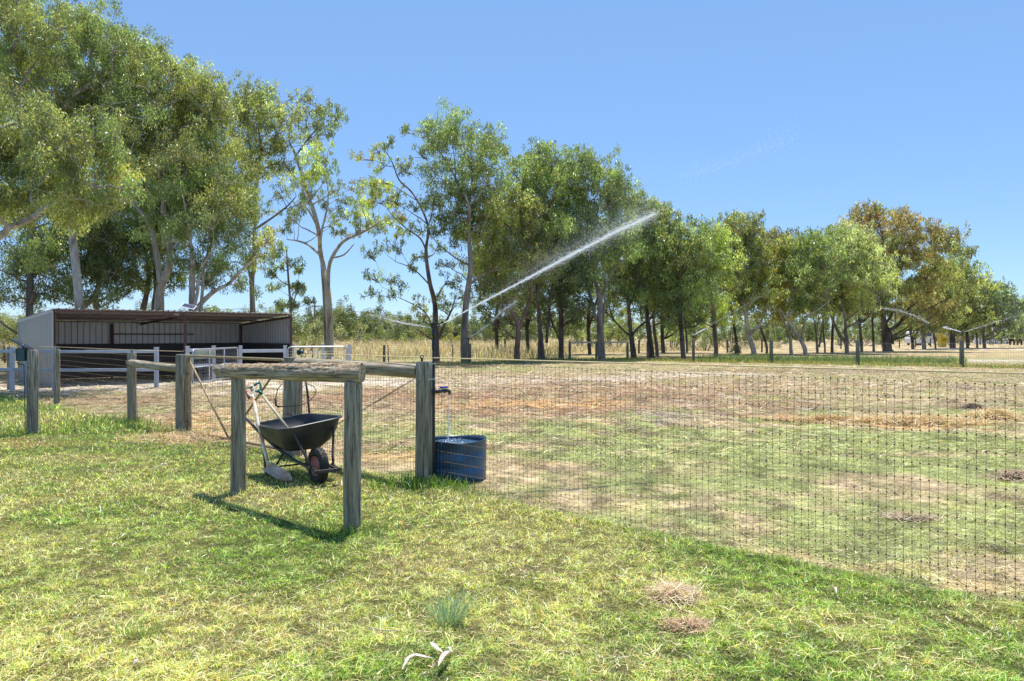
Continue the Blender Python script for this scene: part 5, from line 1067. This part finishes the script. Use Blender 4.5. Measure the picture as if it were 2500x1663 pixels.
gum('straight lichen-spotted trunk at far left with a sawn stub', 34, [[(68, 885, 20), (72, 770, 17), (73, 703, 16), (75, 655, 14), (77, 617, 12), (78, 560, 10), (80, 500, 7), (84, 440, 4)], [(76, 740, 9), (86, 722, 9), (98, 718, 7), (108, 718, 6)], [(70, 735, 5), (50, 728, 4), (20, 740, 3)], [(74, 675, 5), (50, 670, 3), (38, 655, 2)]],
    [('box', 20, 180, 500, 640, 18, 'green'), ('box', -40, 60, 590, 700, 10, 'blue'), (18, 720, 32, 'green'), (40, 745, 24, 'blue'), (-10, 750, 34, 'green'), (50, 700, 16, 'green'), (140, 590, 30, 'dark'), (-30, 690, 40)], 'bark_grey', 'green', 'blue', .7, group='left group of gum trees')
gum('gum with a pale limb leaning right over the shelter end', 33, [[(469, 885, 20), (469, 750, 16), (469, 687, 14), (470, 640, 12), (465, 591, 8), (455, 520, 5), (440, 450, 3)], [(474, 800, 14), (480, 757, 13), (510, 722, 11), (535, 705, 9), (558, 693, 8), (585, 665, 7), (606, 642, 5), (625, 620, 3)], [(487, 800, 9), (495, 700, 8), (500, 640, 6), (530, 560, 3)], [(471, 760, 9), (482, 715, 8), (488, 660, 6), (520, 610, 3)]],
    [('box', 420, 600, 400, 660, 40, 'green'), ('box', 430, 590, 380, 560, 12, 'olive'), (640, 590, 36, 'yellow'), (610, 610, 32, 'yellow'), (670, 590, 26, 'yellow'), (590, 640, 30, 'olive'), (560, 500, 36, 'bronze'), (560, 570, 34, 'green'), (500, 690, 24, 'dark'), (450, 640, 26, 'dark')], 'bark_pale', 'green', 'dark', .85, group='left group of gum trees')
gum('tall slender gum rising behind the right end of the shelter', 40, [[(617, 880, 15), (617, 761, 13), (615, 679, 12), (621, 648, 11), (621, 561, 9), (628, 440, 7), (637, 366, 5), (630, 310, 3)], [(621, 561, 7), (660, 535, 5), (700, 505, 4), (723, 479, 2)], [(612, 680, 6), (606, 655, 5), (600, 620, 3)], [(626, 460, 6), (608, 350, 4), (602, 280, 3)], [(624, 500, 5), (590, 420, 4), (575, 340, 2)]],
    [('box', 560, 700, 215, 400, 24, 'olive'), (600, 250, 34), (640, 250, 34), (675, 270, 32), (580, 300, 34), (690, 330, 28), (650, 400, 28, 'blue'), (700, 400, 26, 'blue'), (580, 430, 30), (670, 470, 26, 'blue'), (700, 470, 20, 'blue'), (640, 500, 22, 'blue'), (590, 500, 26), (720, 500, 18, 'blue'), (600, 560, 22, 'dark')], 'bark_grey', 'olive', 'green', .75, cr=.85, group='left group of gum trees')
gum('thin young dark sapling beside the shelter corner', 44, [[(711, 875, 7), (710, 765, 6), (704, 679, 5), (700, 620, 3), (698, 600, 2)], [(709, 770, 4), (722, 720, 3), (730, 690, 2)]],
    [(690, 610, 18), (710, 640, 20), (680, 650, 20), (735, 660, 15), (705, 690, 18), (682, 700, 16), (728, 710, 14), (690, 740, 16), (745, 700, 12), (672, 750, 10), (720, 745, 12), (675, 620, 13), (665, 670, 10), (742, 735, 10)], 'bark_grey', 'green', 'dark', 1.3, cr=.8, group='left group of gum trees')
gum('slim gum behind the lone gum whose top stands highest', 52, [[(797, 850, 9), (790, 700, 8), (776, 560, 8), (740, 440, 7), (722, 380, 6), (705, 340, 4), (712, 300, 3)], [(722, 380, 5), (760, 330, 4), (790, 300, 2)], [(745, 450, 5), (700, 420, 3)]],
    [(740, 250, 26), (765, 265, 28), (790, 270, 26), (820, 280, 26), (730, 290, 28), (760, 300, 30), (795, 305, 28), (835, 290, 16, 'green'), (770, 335, 24), (745, 330, 26), (800, 330, 18), (725, 270, 20), (750, 240, 16)], 'bark_grey', 'olive', 'green', .9, group=None)
gum('lone tall gum with smooth pale trunk standing apart in the gap', 48, [[(806, 876, 20), (806, 860, 18), (803, 762, 16), (799, 700, 14), (791, 657, 12), (782, 614, 11), (778, 562, 9), (762, 501, 8), (741, 466, 6), (735, 420, 3)], [(800, 720, 11), (801, 690, 10), (806, 640, 9), (832, 596, 8), (855, 580, 7), (880, 570, 6), (919, 549, 3)], [(780, 622, 6), (765, 608, 6), (749, 596, 5), (725, 588, 4), (700, 585, 2)], [(782, 590, 7), (786, 560, 6), (800, 500, 4), (800, 450, 3)], [(810, 630, 5), (840, 622, 4), (865, 595, 2)], [(778, 562, 5), (750, 510, 4), (720, 500, 2)]],
    [(765, 365, 24, 'lime'), (790, 375, 26, 'lime'), (765, 400, 28, 'green'), (800, 415, 24, 'green'), (770, 440, 28, 'lime'), (740, 430, 24, 'lime'), (710, 432, 22, 'lime'), (690, 430, 16, 'lime'), (810, 450, 26, 'green'), (845, 435, 22, 'bronze'), (840, 470, 24, 'green'), (780, 490, 24, 'green'), (740, 480, 18), (850, 505, 26, 'lime'), (880, 490, 26, 'lime'), (910, 500, 28, 'lime'), (940, 520, 28, 'lime'), (900, 530, 28, 'green'), (865, 540, 24), (940, 470, 26, 'yellow'), (700, 530, 22, 'blue'), (725, 540, 20, 'blue'), (705, 560, 18, 'dark'), (810, 560, 18, 'blue'), (840, 560, 18, 'blue'), (820, 525, 20, 'green'), (720, 505, 18, 'blue'), (930, 560, 18, 'blue'), (745, 390, 24, 'lime'), (790, 440, 24, 'lime'), (725, 460, 22, 'green'), (820, 480, 22), (760, 470, 20, 'lime'), (870, 515, 24, 'lime'), (915, 470, 24, 'lime'), (955, 495, 22, 'lime'), (885, 555, 20, 'green'), (790, 530, 18, 'green')], 'bark_pale', 'lime', 'green', 1.25, group=None)
gum('dark-trunked open gum directly behind the near sprinkler', 43, [X3((1190, 1590, 42), (1185, 1500, 36), (1180, 1300, 28), (1150, 1170, 24), (1130, 1000, 17), (1140, 850, 13), (1060, 680, 10), (980, 600, 8), (940, 500, 6), (890, 420, 3)), X3((1135, 1010, 10), (1100, 930, 9), (1030, 880, 7), (970, 830, 4)), X3((1195, 1500, 18), (1230, 1420, 15), (1270, 1340, 10), (1300, 1250, 5)), X3((1140, 870, 8), (1170, 760, 6), (1190, 650, 3)), X3((1160, 1200, 9), (1060, 1100, 7), (960, 1060, 4)), X3((1190, 1480, 8), (1130, 1350, 7), (1040, 1290, 5), (950, 1250, 3))],
    [(920, 365, 26, 'olive'), (950, 365, 22), (905, 400, 28, 'yellow'), (940, 410, 28, 'lime'), (930, 440, 28, 'lime'), (900, 450, 26, 'lime'), (960, 460, 22, 'olive'), (985, 390, 18), (1000, 430, 14), (920, 480, 28, 'olive'), (970, 500, 22), (1015, 500, 20, 'dark'), (1030, 560, 24, 'dark'), (1000, 560, 22), (960, 560, 24), (920, 600, 22), (900, 620, 14, 'blue'), (980, 610, 24), (1020, 620, 24, 'dark'), (1060, 600, 20, 'dark'), (1000, 650, 20, 'blue'), (950, 680, 20, 'blue'), (920, 680, 18, 'blue'), (915, 720, 18, 'blue'), (950, 720, 16), (980, 700, 18, 'blue'), (1020, 740, 22, 'olive'), (1040, 770, 22, 'olive'), (1080, 760, 18, 'dark'), (1000, 790, 16), (1060, 720, 20, 'green'), (1100, 690, 22, 'dark'), (1120, 720, 18, 'blue'), (1090, 740, 18), (970, 530, 20, 'bronze')], 'bark_dark', 'green', 'olive', 1.0, cr=.8, group='middle row of gum trees')
gum('tall straight pale gum right of the near sprinkler', 42, [X3((1348, 1590, 48), (1345, 1540, 42), (1355, 1300, 36), (1380, 1100, 28), (1370, 900, 21), (1370, 740, 15), (1300, 600, 10), (1250, 500, 8), (1170, 400, 6), (1100, 350, 4)), X3((1370, 760, 12), (1390, 600, 9), (1380, 420, 5)), X3((1375, 1080, 12), (1300, 1040, 9), (1200, 960, 6), (1150, 900, 3)), X3((1385, 1180, 16), (1440, 1140, 15), (1500, 1110, 8), (1560, 1090, 4)), X3((1300, 610, 7), (1290, 480, 5), (1270, 350, 3))],
    [('box', 1060, 1210, 285, 560, 44, 'green'), (1015, 310, 26, 'olive'), (1000, 330, 18), (1020, 375, 20, 'blue'), (1040, 340, 20), (1080, 310, 28), (1110, 330, 28), (1070, 350, 26), (1160, 330, 30), (1180, 360, 28), (1140, 390, 28, 'dark'), (1060, 500, 22, 'dark'), (1075, 560, 20, 'dark'), (1190, 460, 28, 'olive'), (1200, 520, 30, 'yellow'), (1060, 430, 18), (1100, 600, 20, 'dark'), (1080, 640, 18, 'dark')], 'bark_grey', 'green', 'olive', .9, group='middle row of gum trees')
# middle mass
MID = [
    ('forked dark gum just right of the tall pale trunk', 44, [X4((335, 1590, 50), (330, 1560, 44), (340, 1380, 34), (280, 1250, 25), (200, 1080, 14), (170, 960, 8)), X4((345, 1400, 28), (420, 1200, 22), (440, 1050, 14), (450, 900, 8))], [('box', 1165, 1310, 480, 700, 34, 'olive'), (1180, 520, 30, 'yellow'), (1200, 560, 30, 'bronze'), (1230, 540, 28, 'yellow'), (1180, 720, 26, 'green'), (1175, 745, 20, 'dark'), (1215, 745, 22, 'dark'), (1260, 740, 22, 'dark'), (1200, 790, 22, 'dark')], 'bark_red', 'olive', 'bronze', .85),
    ('twin-stemmed gum under the water jet, second of the mass', 46, [X4((515, 1590, 44), (510, 1560, 40), (490, 1300, 28), (480, 1150, 22), (470, 1000, 13), (430, 800, 8)), X4((545, 1500, 22), (560, 1300, 20), (580, 1150, 14), (600, 1000, 8))], [('box', 1240, 1370, 375, 640, 44, 'green'), (1270, 640, 26, 'dark'), (1320, 650, 26, 'dark'), (1310, 690, 22, 'dark'), (1350, 560, 30, 'olive'), (1330, 520, 26, 'bronze'), (1290, 760, 18, 'dark')], 'bark_dark', 'green', 'dark', .85),
    ('straight dark gum in shade left of the wooden rail', 48, [X4((652, 1590, 42), (650, 1560, 38), (650, 1200, 30), (640, 1000, 20), (600, 700, 12), (550, 450, 7), (520, 200, 4)), X4((640, 1480, 14), (580, 1340, 12), (560, 1200, 6))], [('box', 1270, 1420, 350, 560, 40, 'green'), ('box', 1320, 1430, 560, 760, 22, 'dark'), (1320, 365, 26, 'green'), (1390, 385, 28), (1400, 780, 20, 'dark'), (1390, 810, 18, 'dark'), (1340, 790, 18, 'dark')], 'bark_dark', 'green', 'dark', .85),
    ('big grey gum standing behind the far wooden rail', 47, [X4((945, 1590, 62), (940, 1560, 54), (930, 1350, 46), (930, 1180, 34), (880, 1000, 24), (850, 860, 16), (840, 700, 10), (850, 500, 6)), X4((925, 1350, 26), (900, 1320, 22), (860, 1150, 18), (760, 870, 10), (740, 800, 6)), X4((935, 1200, 18), (980, 1060, 14), (1050, 950, 10), (1200, 820, 6)), X4((950, 1350, 20), (965, 1200, 16), (960, 1000, 10)), X4((910, 1330, 8), (850, 1260, 8), (790, 1240, 5))], [('box', 1380, 1530, 380, 640, 54, 'green'), (1430, 400, 30, 'dark'), (1470, 410, 28), (1510, 430, 28), (1520, 600, 30, 'dark'), (1440, 680, 20, 'dark'), (1500, 680, 24, 'dark')], 'bark_grey', 'green', 'olive', .85),
    ('three-limbed gum right of the far wooden rail', 50, [X4((1175, 1590, 50), (1170, 1560, 42), (1150, 1400, 32), (1130, 1200, 22), (1080, 1080, 14), (1060, 900, 8)), X4((1150, 1450, 18), (1090, 1400, 15), (1030, 1330, 12), (1000, 1240, 7)), X4((1165, 1440, 18), (1220, 1380, 16), (1280, 1330, 12), (1330, 1270, 6)), X4((1140, 1250, 14), (1190, 1100, 12), (1210, 950, 7))], [('box', 1470, 1600, 450, 700, 42, 'green'), (1500, 720, 24, 'dark'), (1540, 500, 30), (1580, 510, 28, 'blue'), (1480, 760, 16, 'green'), (1600, 560, 26), (1560, 760, 14, 'green')], 'bark_dark', 'green', 'olive', .85),
    ('dark gum leaning slightly left, fifth trunk of the mass', 52, [X4((1300, 1590, 52), (1300, 1560, 46), (1280, 1380, 36), (1260, 1200, 24), (1240, 1000, 15), (1200, 800, 8)), X4((1290, 1330, 16), (1360, 1270, 12), (1420, 1200, 7)), X4((1265, 1250, 14), (1290, 1060, 12), (1310, 900, 7))], [('box', 1530, 1660, 500, 720, 34, 'olive'), (1570, 700, 24, 'dark'), (1620, 700, 24, 'dark'), (1600, 530, 28), (1640, 540, 28)], 'bark_dark', 'green', 'olive', .85),
    ('slim gum close behind the fifth trunk of the mass', 56, [X4((1345, 1560, 30), (1340, 1520, 26), (1320, 1380, 22), (1320, 1200, 18), (1350, 1040, 10), (1400, 900, 6))], [('box', 1560, 1680, 560, 740, 22, 'dark')], 'bark_red', 'dark', 'green', .8),
    ('gum with a low crooked limb near the middle far sprinkler', 50, [X4((1535, 1590, 40), (1530, 1560, 36), (1510, 1300, 28), (1500, 1200, 20), (1490, 1050, 12)), X4((1520, 1400, 14), (1560, 1385, 14), (1620, 1380, 12), (1680, 1320, 10), (1710, 1290, 5)), X4((1560, 1560, 16), (1555, 1440, 14), (1540, 1300, 8))], [('box', 1610, 1730, 540, 760, 36, 'green'), (1640, 600, 28, 'yellow'), (1660, 640, 28, 'olive'), (1700, 600, 28, 'olive'), (1650, 745, 20, 'dark'), (1640, 680, 24, 'dark')], 'bark_dark', 'green', 'yellow', .85),
    ('reddish gum with bare lower trunk right of the middle sprinkler', 54, [X4((1770, 1560, 36), (1768, 1500, 32), (1750, 1300, 28), (1745, 1200, 16), (1730, 1050, 8))], [('box', 1690, 1790, 560, 760, 26, 'lime'), (1720, 590, 26, 'green'), (1740, 620, 28, 'lime'), (1760, 660, 28, 'green'), (1740, 740, 20, 'green')], 'bark_red', 'green', 'lime', .8),
]
for lb, Y, tr, cb, bk_, t1, t2, dn in MID: gum(lb, Y, tr, cb, bk_, t1, t2, dn, group='middle row of gum trees')
RIGHT = [
    ('thin dark straight stem left of the pale forked gum', 62, [X5((152, 1200, 24), (150, 1180, 22), (125, 1000, 18), (110, 880, 13), (100, 780, 7))], [('box', 1750, 1850, 520, 720, 32, 'olive'), (1785, 540, 24, 'green'), (1800, 560, 24, 'bronze')], 'bark_dark', 'olive', 'bronze'),
    ('pale forked gum with a right limb low on its trunk', 60, [X5((285, 1250, 46), (278, 1230, 40), (240, 1110, 34), (220, 950, 26), (200, 830, 14), (180, 720, 7)), X5((250, 1120, 24), (300, 1080, 24), (340, 1020, 19), (380, 900, 13), (420, 820, 6)), X5((222, 950, 12), (265, 870, 9), (280, 780, 5))], [('box', 1780, 1880, 530, 740, 38, 'olive'), (1830, 560, 24, 'bronze'), (1820, 720, 22, 'green')], 'bark_pale', 'olive', 'green'),
    ('leaning dark stem crossing behind the pale forked gum', 64, [X5((385, 1220, 22), (380, 1200, 20), (340, 1080, 18), (300, 1000, 13), (270, 880, 7))], [('box', 1850, 1940, 550, 700, 26, 'bronze'), (1880, 590, 24, 'bronze'), (1900, 620, 24, 'yellow')], 'bark_dark', 'bronze', 'olive'),
    ('crooked gum left of a spreading V-shaped trunk', 62, [X5((572, 1240, 30), (568, 1220, 26), (560, 1120, 20), (510, 1020, 16), (470, 930, 9), (440, 850, 5)), X5((560, 1130, 10), (590, 1090, 9), (620, 1040, 4))], [('box', 1860, 1960, 600, 745, 24, 'yellow'), (1900, 700, 22, 'yellow')], 'bark_pale', 'olive', 'yellow'),
    ('spreading V-shaped pale gum in the right row', 60, [X5((680, 1235, 36), (670, 1215, 32), (600, 1090, 24), (540, 1010, 18), (490, 940, 10)), X5((650, 1170, 22), (665, 1070, 20), (700, 980, 16), (780, 930, 9), (840, 880, 5)), X5((590, 1080, 14), (565, 960, 11), (560, 850, 6))], [('box', 1920, 2030, 565, 740, 36, 'green'), (1960, 590, 24), (2000, 600, 24), (1950, 720, 20, 'yellow'), (1990, 720, 20, 'olive')], 'bark_pale', 'green', 'olive'),
    ('pair of slim bare stems in the right row', 66, [X5((772, 1240, 22), (770, 1220, 20), (755, 1060, 14), (730, 960, 10), (690, 880, 5)), X5((785, 1220, 16), (808, 1060, 12), (822, 940, 7), (830, 880, 4)), X5((765, 1100, 10), (780, 1000, 8), (760, 900, 4))], [('box', 1960, 2060, 600, 740, 20, 'olive')], 'bark_grey', 'olive', 'green'),
    ('narrow dark stem right of the slim bare pair', 68, [X5((830, 1220, 15), (828, 1200, 14), (815, 1080, 12), (820, 950, 8), (840, 850, 4))], [('box', 1980, 2070, 610, 730, 16, 'green')], 'bark_dark', 'green', 'olive'),
    ('straight charred black trunk in the right row', 66, [X5((886, 1225, 26), (885, 1210, 24), (890, 1060, 18), (905, 920, 10), (910, 820, 5))], [('box', 1990, 2090, 560, 720, 26, 'green'), (2040, 580, 24)], 'bark_dark', 'green', 'olive'),
    ('leaning gum meeting a big trunk with a long right limb', 64, [X5((1000, 1205, 34), (990, 1185, 30), (940, 1120, 24), (890, 1010, 18), (850, 920, 12), (800, 850, 5)), X5((1010, 1190, 24), (985, 1100, 26), (990, 1060, 22), (970, 920, 13), (965, 850, 7)), X5((1000, 1065, 18), (1060, 1040, 17), (1130, 1020, 15), (1190, 950, 11), (1240, 880, 5)), X5((985, 1020, 12), (1060, 960, 10), (1130, 900, 5))], [('box', 2020, 2150, 555, 740, 44, 'pale'), (2120, 600, 26, 'pale'), (2150, 620, 28, 'pale'), (2180, 640, 26, 'pale'), (2060, 640, 26, 'green')], 'bark_grey', 'pale', 'green'),
    ('short dark straight trunk left of the massive dark gum', 70, [X5((1112, 1205, 24), (1110, 1185, 22), (1098, 1060, 20), (1090, 940, 10))], [('box', 2050, 2160, 640, 750, 18, 'green')], 'bark_dark', 'green', 'olive'),
    ('second short trunk left of the massive dark gum', 72, [X5((1205, 1205, 20), (1202, 1185, 18), (1195, 1040, 16), (1190, 920, 8))], [('box', 2080, 2180, 640, 740, 16, 'olive')], 'bark_dark', 'green', 'olive'),
    ('massive dark gum with thick white limbs, tallest with orange top', 72, [X5((1310, 1215, 84), (1305, 1195, 68), (1290, 1080, 52), (1275, 960, 36), (1270, 880, 22), (1260, 700, 12), (1280, 400, 6)), X5((1320, 1090, 28), (1390, 1050, 26), (1430, 990, 22), (1465, 930, 17), (1530, 880, 13), (1580, 830, 8), (1600, 700, 4)), X5((1300, 1030, 22), (1330, 990, 20), (1355, 935, 12)), X5((1350, 1195, 24), (1345, 1130, 20), (1310, 1060, 12)), X5((1275, 880, 14), (1400, 600, 9), (1450, 400, 5))],
     [('box', 2070, 2240, 500, 640, 26, 'bronze'), ('box', 2080, 2250, 500, 620, 12, 'orange'), ('box', 2180, 2330, 560, 760, 30, 'bronze'), ('box', 2150, 2330, 560, 760, 18, 'olive'), (2110, 530, 24, 'bronze'), (2140, 515, 22, 'green'), (2180, 540, 24, 'bronze'), (2225, 530, 22, 'orange'), (2100, 560, 22, 'orange'), (2150, 560, 24, 'orange'), (2200, 570, 24, 'bronze'), (2260, 560, 24, 'orange'), (2290, 580, 22, 'orange'), (2170, 600, 26, 'green'), (2230, 640, 26, 'dark'), (2260, 700, 26, 'dark'), (2210, 700, 26, 'olive')], 'bark_dark', 'bronze', 'green'),
    ('short crooked dark gum in front of the white van', 84, [X5((1505, 1185, 26), (1500, 1165, 22), (1485, 1080, 18), (1495, 1000, 9)), X5((1515, 1160, 14), (1540, 1090, 12), (1570, 1020, 7))], [('box', 2200, 2280, 690, 790, 18, 'olive')], 'bark_dark', 'olive', 'green'),
    ('pale grey trunk partly covering the white van', 82, [X5((1592, 1200, 34), (1588, 1180, 30), (1578, 1060, 22), (1580, 1000, 14), (1640, 980, 8), (1700, 930, 4))], [('box', 2240, 2330, 660, 770, 24, 'olive')], 'bark_grey', 'olive', 'bronze'),
    ('slim dark gum between the van and the yellow bin', 84, [X5((1680, 1190, 14), (1672, 1160, 12), (1655, 1060, 10), (1670, 960, 5))], [('box', 2260, 2340, 640, 760, 22, 'olive')], 'bark_dark', 'olive', 'green'),
    ('broad low-crowned gum right of the yellow bin', 88, [X5((1810, 1190, 48), (1808, 1170, 42), (1805, 1060, 38), (1780, 960, 16), (1740, 900, 8)), X5((1810, 1070, 22), (1860, 960, 14), (1880, 860, 7))], [('box', 2270, 2400, 610, 780, 48, 'olive'), (2330, 630, 22, 'green'), (2360, 660, 22, 'olive'), (2380, 690, 22, 'yellow')], 'bark_dark', 'olive', 'green'),
    ('straight dark trunk behind the right hand far sprinkler', 90, [X5((1925, 1185, 26), (1922, 1160, 24), (1918, 1060, 20), (1930, 940, 9))], [('box', 2320, 2420, 640, 760, 26, 'green')], 'bark_dark', 'green', 'olive'),
    ('thin gum stem right of the far right sprinkler', 92, [X5((1998, 1185, 16), (1995, 1160, 14), (1985, 1040, 10), (1990, 940, 5))], [('box', 2360, 2440, 680, 770, 18, 'blue')], 'bark_grey', 'blue', 'green'),
    ('gum at far right with a long bare limb rising right', 90, [X5((2055, 1180, 28), (2048, 1150, 24), (2040, 1060, 18), (2040, 960, 9)), X5((2062, 1140, 12), (2120, 1100, 12), (2180, 1040, 10), (2240, 980, 8), (2300, 900, 4))], [('box', 2400, 2500, 690, 790, 30, 'blue'), (2450, 720, 20, 'blue'), (2475, 725, 20, 'blue'), (2420, 765, 18, 'lime')], 'bark_grey', 'blue', 'green'),
    ('gum crown cut by the right edge of the photo', 96, [[(2530, 836, 9), (2525, 790, 7), (2515, 740, 4)]], [('box', 2480, 2600, 715, 800, 26, 'blue')], 'bark_grey', 'blue', 'green'),
]
for lb, Y, tr, cb, bk_, t1, t2 in RIGHT: gum(lb, Y, tr, cb, bk_, t1, t2, .85, group='right row of gum trees', twigs=4)

for lb, Y, px, x0, x1, y0, y1, n in (('dark shaded gum filling the gap behind the forked trunks', 58, 1290, 1180, 1400, 540, 740, 34), ('dark shaded gum filling behind the big grey trunk', 62, 1440, 1360, 1560, 560, 740, 32), ('shaded gum behind the dark leaning trunks', 66, 1620, 1540, 1740, 580, 750, 32), ('thin-stemmed shaded gum left behind the pale trunk', 60, 1215, 1150, 1290, 620, 780, 18)):
    gum(lb, Y, [[(px, 870, 10), (px-4, 780, 9), (px+6, 700, 6), (px+2, 620, 3)], [(px-2, 800, 6), (px+20, 720, 4), (px+34, 660, 2)]], [('box', x0, x1, y0, y1, n)], 'bark_dark', 'dark', 'green', .8, group='middle row of gum trees', twigs=3)
# ------------------------------------------------------------------ bushes and far scrub
def bush(label, px, base, w_, h, Y, tone, dens=1.0, bare=.3, name='bush', group=None):
    k = Y/F; rg = random.Random(int(px*7+Y)); c0 = P(px, HZ, Y); o = thing(name, label, 'bush', (c0.x, Y, 0), group); mb = MB(); TC = []; TR = []; TT = []
    rw = w_*k/2; hh = h*k; n = max(7, int(rw*hh*2.4))
    for i in range(n):
        a = rg.uniform(-1, 1); t_ = rg.uniform(.25, 1)*math.sqrt(max(.1, 1-a*a)); q_ = Vector((c0.x+a*rw, Y+rg.uniform(-1, 1)*rw*.6, hh*t_*.93)); TC.append(q_); TR.append(rg.uniform(.35, .7)*min(1, hh/3+.3)); TT.append(np.array(TONE[tone])*.7*math.exp(rg.gauss(0, .2)))
        if rg.random() < .5+bare: m_ = Vector((c0.x*.3+q_.x*.7, Y, q_.z*.5)); mb.tube([(c0.x+a*rw*.3, Y, -.1), m_, q_+Vector((0, 0, .25*bare))], [.05, .035, .012], 4)
    mb.build('stems', M['bark_grey'], o); TC = np.array([list(v) for v in TC]); TR = np.array(TR); W = max(.03, .00085*Y); L = W*3.2
    V, C = leaves(TC, TR, np.maximum(6, (dens*1.5*math.pi*TR**2/(W*L*.5)).astype(int)), L, W, np.array(TT), .1); npmesh('foliage', V, np.arange(len(V)).reshape(-1, 4), M['leaf'], C, o)
BU = [('dull green bush at the corner of the shelter', 735, 110, 75, 62, 'olive', .7, .6), ('grey half-dead bush left of the lone gum base', 775, 90, 70, 98, 'pale', .3, 1.0), ('grey twiggy dead bush right of the lone gum base', 850, 120, 80, 92, 'pale', .28, 1.0), ('tall round green bush behind the grey dead ones', 895, 90, 88, 105, 'green', .9, .2),
      ('dense green bush in the middle of the scrub belt', 960, 130, 72, 96, 'green', 1.0, .1), ('dark rounded bush with a peak left of the near sprinkler', 990, 60, 86, 118, 'dark', 1.0, .1), ('low olive bush left of the dark gum base', 1020, 90, 55, 88, 'olive', .9, .3), ('yellowish bush between the dark and the pale gum', 1095, 80, 62, 86, 'yellow', .9, .2),
      ('blue-green far bush right of the pale gum', 1180, 90, 62, 118, 'blue', 1.0, .1), ('green shrub showing under the left part of the mass', 1420, 90, 60, 84, 'olive', .7, .5), ('bright green shrub between the third and fourth trunks', 1500, 80, 80, 80, 'lime', .6, .3), ('bright green shrub left of the low crooked limb', 1640, 90, 78, 82, 'lime', .65, .3),
      ('leafy green shrub under the reddish gum', 1720, 90, 60, 76, 'green', .7, .3), ('dark leafy bush right of the reddish gum', 1790, 90, 68, 92, 'dark', .9, .1), ('low dark shrub at the foot of the thin dark stem', 1790, 40, 22, 62, 'dark', 1, .1), ('round green bush far off between pale forked gums', 1900, 55, 42, 130, 'green', 1, .1),
      ('low wide green bush right of the charred trunk', 2100, 120, 46, 110, 'green', 1, .1), ('brownish round bush behind the yellow bin', 2295, 100, 46, 118, 'bronze', .9, .2), ('lime green bush at far right behind the long bare limb', 2425, 60, 40, 126, 'lime', 1, .1), ('round green bush near the jump stands', 2470, 90, 48, 140, 'green', 1, .1), ('green bush at the right frame edge', 2530, 70, 52, 130, 'green', 1, .1),
      ('green bush behind the shelter roof right of the solar panel', 560, 80, 90, 70, 'green', .9, .3), ('grey feathery bush above the shelter roof', 605, 70, 75, 74, 'pale', .3, .8), ('feathery dark she-oak bush right of the slender trunk', 650, 50, 78, 80, 'blue', .35, .6), ('green bush above the left end of the shelter roof', 172, 70, 105, 62, 'green', .8, .4),
      ('olive bush left of the shelter side wall', 25, 120, 72, 56, 'olive', .9, .4), ('grey twiggy bush at the left edge behind the yard', -20, 120, 105, 60, 'pale', .5, .8), ('low bright bush at the left edge near the pickets', 20, 80, 40, 46, 'olive', .9, .2)]
for lb, px, w_, h, Y, tn, dn, br in BU: bush(lb, px, 0, w_, h, Y, tn, dn, br)
def scrub(name, label, x0, x1, Y0, Y1, n, hmin, hmax, tones):
    TC = []; TR = []; TT = []; rg = random.Random(n)
    for i in range(n):
        Y = rg.uniform(Y0, Y1); px = rg.uniform(x0, x1); c = P(px, HZ, Y); hh = rg.uniform(hmin, hmax)*(.6+.8*float(vn(np.array([px/90.]), np.array([Y/20.]))[0])); tn = np.array(TONE[rg.choice(tones)])*.62*math.exp(rg.gauss(0, .2))
        for j in range(6): TC.append((c.x+rg.uniform(-1.3, 1.3), Y+rg.uniform(-1, 1), hh*rg.uniform(.1, 1))); TR.append(rg.uniform(.5, .95)); TT.append(tn*math.exp(rg.gauss(0, .12)))
    TC = np.array(TC); TR = np.array(TR); W = .00085*(Y0+Y1)/2; L = W*3
    V, C = leaves(TC, TR, np.maximum(5, (1.3*math.pi*TR**2/(W*L*.5)).astype(int)), L, W, np.array(TT), .1); o = npmesh(name, V, np.arange(len(V)).reshape(-1, 4), M['leaf'], C); tagp(o, label, 'scrub', None, 'stuff')
scrub('scrub', 'grey-green scrub belt behind the dry field, left and centre', 660, 1330, 120, 150, 240, 3.2, 6.4, ['green', 'pale', 'dark', 'olive', 'blue'])
scrub('scrub', 'low scrub belt far behind the right hand trees', 1330, 2620, 150, 190, 320, 3.5, 7.5, ['green', 'pale', 'dark', 'olive', 'blue'])
scrub('scrub', 'scrub beyond the yard at the left edge', -500, 700, 78, 100, 150, 2.5, 4.4, ['green', 'pale', 'olive', 'olive'])
def far_wood():
    n = 900; az = RNG.uniform(-1.0, 1.0, n); Y = RNG.uniform(260, 420, n); TC = np.stack([az*Y, Y, RNG.uniform(.5, 7.5, n)], -1); W = .4; L = 1.0; TR = RNG.uniform(2.5, 4.5, n)
    V, C = leaves(TC, TR, np.full(n, 110), L, W, np.tile(np.array(TONE['dark'])*1.1, (n, 1)), .1); o = npmesh('far_wood', V, np.arange(len(V)).reshape(-1, 4), M['leaf'], C); tagp(o, 'distant wood closing the horizon', 'wood', None, 'stuff')
far_wood()
